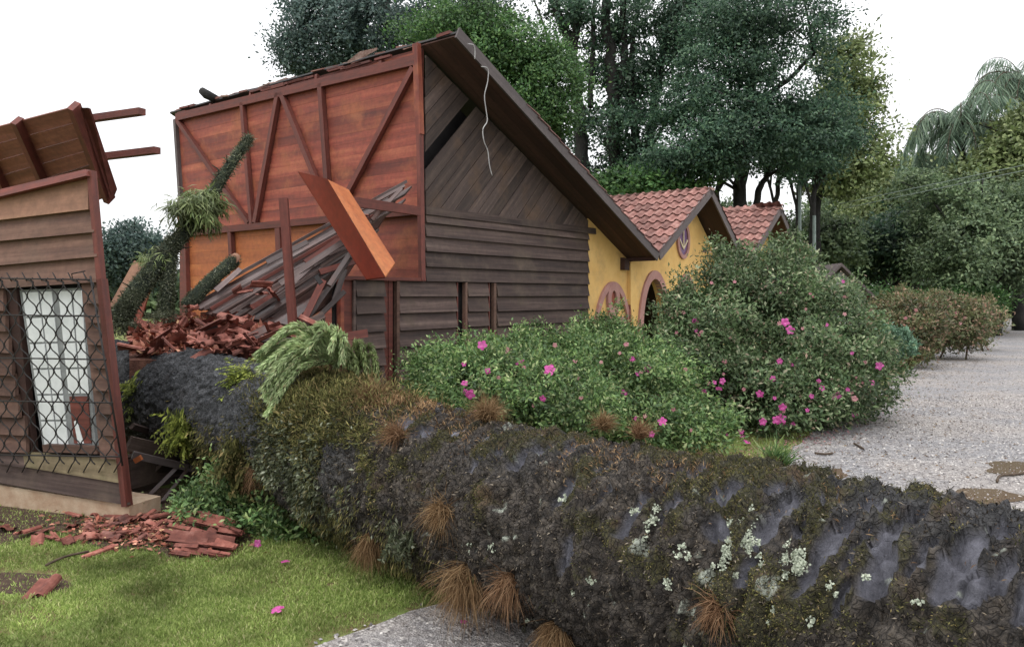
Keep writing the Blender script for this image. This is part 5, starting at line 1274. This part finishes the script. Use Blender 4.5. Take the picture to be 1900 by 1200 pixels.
tree_bg('dense_tree', 'massive dark green tree filling the top centre right above the tiled gables',
        [E(1400, 50, 27, 130, 70, 2.4), E(1480, 60, 27, 65, 75, 2), E(1340, 140, 27, 105, 60, 2.2), E(1460, 170, 27, 95, 75, 2.4), E(1380, 230, 26.5, 120, 55, 2.2), E(1300, 270, 26, 95, 50, 2), E(1480, 270, 27, 85, 60, 2), E(1340, 300, 26, 85, 36, 2), E(1530, 230, 27.5, 60, 60, 1.8), E(1260, 200, 26, 60, 45, 1.5), E(1240, 300, 26, 60, 40, 1.4), E(1330, 40, 27.5, 60, 45, 2)],
        L_deep, 1150, 84, .62, .125, [(TG(1372, 28), TP(1372, 400, 28), TP(1385, 250, 28), TP(1400, 100, 28), TP(1430, 0, 28), .3, .1), (TP(1380, 280, 27.5), TP(1340, 200, 27), TP(1290, 170, 26.5), .12, .05), (TP(1390, 200, 28), TP(1460, 150, 27.5), TP(1510, 100, 27), .12, .05), (TG(1405, 28), TP(1402, 390, 28), TP(1420, 330, 28), TP(1460, 240, 28), .16, .07)], .35, .30, .84)
tree_bg('yellow_green_tree', 'lighter yellow-green tree at the right edge of the dark tree mass',
        [E(1565, 95, 34, 38, 38, 1.5), E(1575, 160, 34, 52, 45, 1.8), E(1560, 215, 34, 60, 40, 1.8), E(1600, 250, 34, 42, 45, 1.5), E(1590, 310, 34, 45, 35, 1.5), E(1545, 330, 34, 60, 30, 1.5)],
        L_yellow, 420, 60, .6, .2, [(TG(1516, 34), TP(1514, 400, 34), TP(1530, 280, 34), TP(1570, 130, 34), .24, .08), (TP(1518, 350, 34), TP(1560, 260, 34), TP(1590, 200, 34), .1, .05)], .1, .5, .85)
for (px, D, top, lb, bk) in ((1481, 33, 280, 'slender pale-based trunk left of the pair beyond the far gable', M_bark), (1508, 32, 290, 'slender pale-based trunk right of the pair beyond the far gable', M_bark), (1440, 34, 290, 'thin dark leaning trunk just right of the far tiled gable', M_bark), (1330, 33, 290, 'thin dark trunk seen above the middle tiled gable', M_bark)):
    tree_bg('slender_tree', lb, [E(px, top - 15, D, 38, 26, 1.0), E(px + 12, top + 18, D, 28, 18, .8)], L_deep, 70, 50, .45, .17,
            [(TG(px, D), TP(px, 420, D), TP(px + 3, 340, D), TP(px + 14 - (px % 5) * 8, top - 10, D), .15, .07), (TP(px + 1, 400, D), TP(px - 16, 330, D), TP(px - 30, top, D), .07, .04)], .1, .5)
for px in (1484, 1511):
    tag(tube('pale_pole', [TG(px, 28), TP(px, 345 if px < 1500 else 400, 28)], .06, M_palebark, None, 7, loc=TG(px, 28)), 'taller pale green pole beyond the far gable' if px < 1500 else 'shorter pale green pole with white knob beyond the far gable', 'pole')
# right-hand woods
tree_bg('round_tree', 'olive-green rounded tree right of centre, below the sky gap', [E(1640, 380, 44, 70, 48, 2.5), E(1600, 430, 43, 50, 45, 2), E(1690, 360, 45, 70, 42, 2.5), E(1660, 330, 45, 40, 30, 1.5)], L_yellow, 430, 60, .8, .26, [(TG(1640, 44), TP(1640, 460, 44), TP(1645, 380, 44), .3, .1)], .1, .5)
tree_bg('dark_tree', 'very dark low-hanging tree behind the farther shrubs', [E(1640, 450, 38, 85, 42, 2.5), E(1720, 420, 38, 70, 45, 2.5), E(1590, 480, 39, 50, 38, 2), E(1690, 480, 39, 60, 30, 2)], L_deep, 520, 60, .7, .22, [(TG(1665, 39), TP(1662, 500, 39), TP(1655, 440, 39), .25, .1), (TG(1690, 39), TP(1692, 500, 39), TP(1700, 450, 39), .18, .1), (TG(1640, 39), TP(1637, 500, 39), TP(1630, 450, 39), .15, .1)], .2, .4)
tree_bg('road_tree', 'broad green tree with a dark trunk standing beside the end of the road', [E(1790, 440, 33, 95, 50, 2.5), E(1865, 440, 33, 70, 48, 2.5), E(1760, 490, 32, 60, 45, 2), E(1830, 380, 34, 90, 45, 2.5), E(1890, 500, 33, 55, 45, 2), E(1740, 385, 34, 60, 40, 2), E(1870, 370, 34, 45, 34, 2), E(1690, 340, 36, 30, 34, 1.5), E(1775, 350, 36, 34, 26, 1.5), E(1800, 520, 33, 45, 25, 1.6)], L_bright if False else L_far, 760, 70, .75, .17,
        [(TG(1842, 33), TP(1840, 520, 33), TP(1838, 470, 33), TP(1820, 400, 33), .38, .12), (TP(1840, 500, 33), TP(1865, 450, 33), TP(1885, 400, 33), .2, .08), (TP(1840, 510, 33), TP(1800, 460, 33), TP(1775, 430, 33), .16, .06)], .35, .3, .72)
tree_bg('tall_tree', 'yellowish tall tree cut off by the right edge of the picture', [E(1885, 290, 37, 50, 50, 2.5), E(1850, 335, 37, 50, 36, 2), E(1915, 245, 37, 40, 50, 2), E(1930, 330, 37, 60, 60, 2), E(1800, 335, 38, 38, 28, 1.5)], L_yellow, 480, 60, .75, .25, [(TG(1890, 38), TP(1890, 400, 38), TP(1895, 280, 38), .3, .1)], .1, .5)
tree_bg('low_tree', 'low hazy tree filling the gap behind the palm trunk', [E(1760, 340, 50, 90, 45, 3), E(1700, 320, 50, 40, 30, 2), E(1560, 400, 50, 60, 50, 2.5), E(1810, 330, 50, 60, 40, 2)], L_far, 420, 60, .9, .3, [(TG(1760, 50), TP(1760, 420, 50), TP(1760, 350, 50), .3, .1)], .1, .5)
tree_bg('small_round_tree', 'distant round dome-shaped tree in the gap left of the red wall', [E(250, 462, 42, 50, 42, 2), E(225, 490, 42, 35, 45, 1.5), E(275, 500, 42, 35, 40, 1.5)], L_blue, 320, 60, .6, .22, [(TG(250, 42), TP(250, 480, 42), .25, .12)], .1, .6)
tree_bg('understory_tree', 'leafy green understory tree between the stems above the first tiled gable', [E(1180, 345, 27, 90, 28, 1.5), E(1260, 350, 27, 50, 25, 1.2), E(1100, 360, 27.5, 50, 25, 1.2)], L_bright, 190, 55, .5, .17, [(TG(1180, 28), TP(1180, 380, 28), .1, .05)], .1, .5)
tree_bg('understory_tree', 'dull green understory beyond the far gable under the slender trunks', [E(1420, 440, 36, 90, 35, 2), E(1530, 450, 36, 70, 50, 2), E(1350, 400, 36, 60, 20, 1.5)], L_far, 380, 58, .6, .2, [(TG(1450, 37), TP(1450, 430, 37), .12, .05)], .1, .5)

def palm(px, py, D, R_, label, nf=26, trunk=True):
    c_ = W(px, py, D); root = empty('palm_tree', V(c_[0], c_[1], 0), label, 'palm tree'); P = []; T = []; N = []
    MB().tube([V(c_[0], c_[1], 0), c_ * V(1, 1, .5) + V(.1, 0, 0), c_ - V(0, 0, .9), c_ + V(0, 0, .1)], [.26, .22, .22, .32], 9).build('trunk', M_bark, root, True)
    for k in range(nf):
        a = 2 * math.pi * k / nf + random.uniform(-.2, .2); el = random.uniform(.1, 1.35); d = V(math.cos(a) * math.cos(el), math.sin(a) * math.cos(el), math.sin(el)); L = R_ * random.uniform(.85, 1.15)
        cur = c_.copy(); pts = [cur.copy()]; PP = []; TT = []
        for i in range(26):
            d = nrm(d + V(0, 0, -.055 - .0055 * i)); cur = cur + d * L / 26; pts.append(cur.copy())
            if i < 3: continue
            sd_ = nrm(np.cross(d, V(0, 0, 1)) + 1e-3)
            for sg in (-1, 1):
                for q in range(3): PP.append(cur + d * L / 78 * q); TT.append(sd_ * sg * .55 + d * .3 + V(0, 0, -.75) + rdir(1)[0] * .25)
        fr = MB().tube(pts, [.05 - .0016 * i for i in range(len(pts))], 4).build('frond', M_stem, root, True)
        leaves('leaflets', np.array(PP), np.tile(V(0, 0, 1), (len(PP), 1)), 1.0, L_palm, fr, .05, 0, rng.random(len(PP)) * .5 + .3, T=np.array(TT))
palm(1783, 236, 40, 3.4, 'feathery palm with drooping fronds rising above the trees at the right')
palm(1900, 160, 44, 3.7, 'second feathery palm partly cut off by the right edge')
palm(1700, 330, 44, 2.6, 'small low palm with drooping fronds left of the feathery palm', 14)

# far wood line
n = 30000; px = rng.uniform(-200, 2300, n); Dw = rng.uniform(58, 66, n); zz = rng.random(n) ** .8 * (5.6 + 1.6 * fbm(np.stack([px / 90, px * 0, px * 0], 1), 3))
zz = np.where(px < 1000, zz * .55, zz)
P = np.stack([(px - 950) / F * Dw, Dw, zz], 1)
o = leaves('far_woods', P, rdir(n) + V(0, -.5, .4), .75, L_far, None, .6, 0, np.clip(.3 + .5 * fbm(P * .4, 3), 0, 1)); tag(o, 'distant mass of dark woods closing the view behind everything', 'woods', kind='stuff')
# utility wires at right
for (y0, y1, lb) in ((352, 298, 'upper of the two long utility wires crossing the trees at the right'), (362, 308, 'lower of the two long utility wires crossing the trees at the right')):
    pts = [W(1560 + 360 * s_, y0 + 20 + (y1 - y0 - 20) * s_ ** 1.1, 34 - 8 * s_) for s_ in np.linspace(-.5, 1.2, 14) if s_ > -1]
    pts = [W(1560 + 400 * s_, (y0 + 26) + (y1 - y0 - 30) * s_, 32 - 8 * s_) for s_ in np.linspace(0, 1.3, 12)]
    tag(tube('utility_wire', pts, .014, M_palebark, None, 4, loc=pts[0]), lb, 'wire')
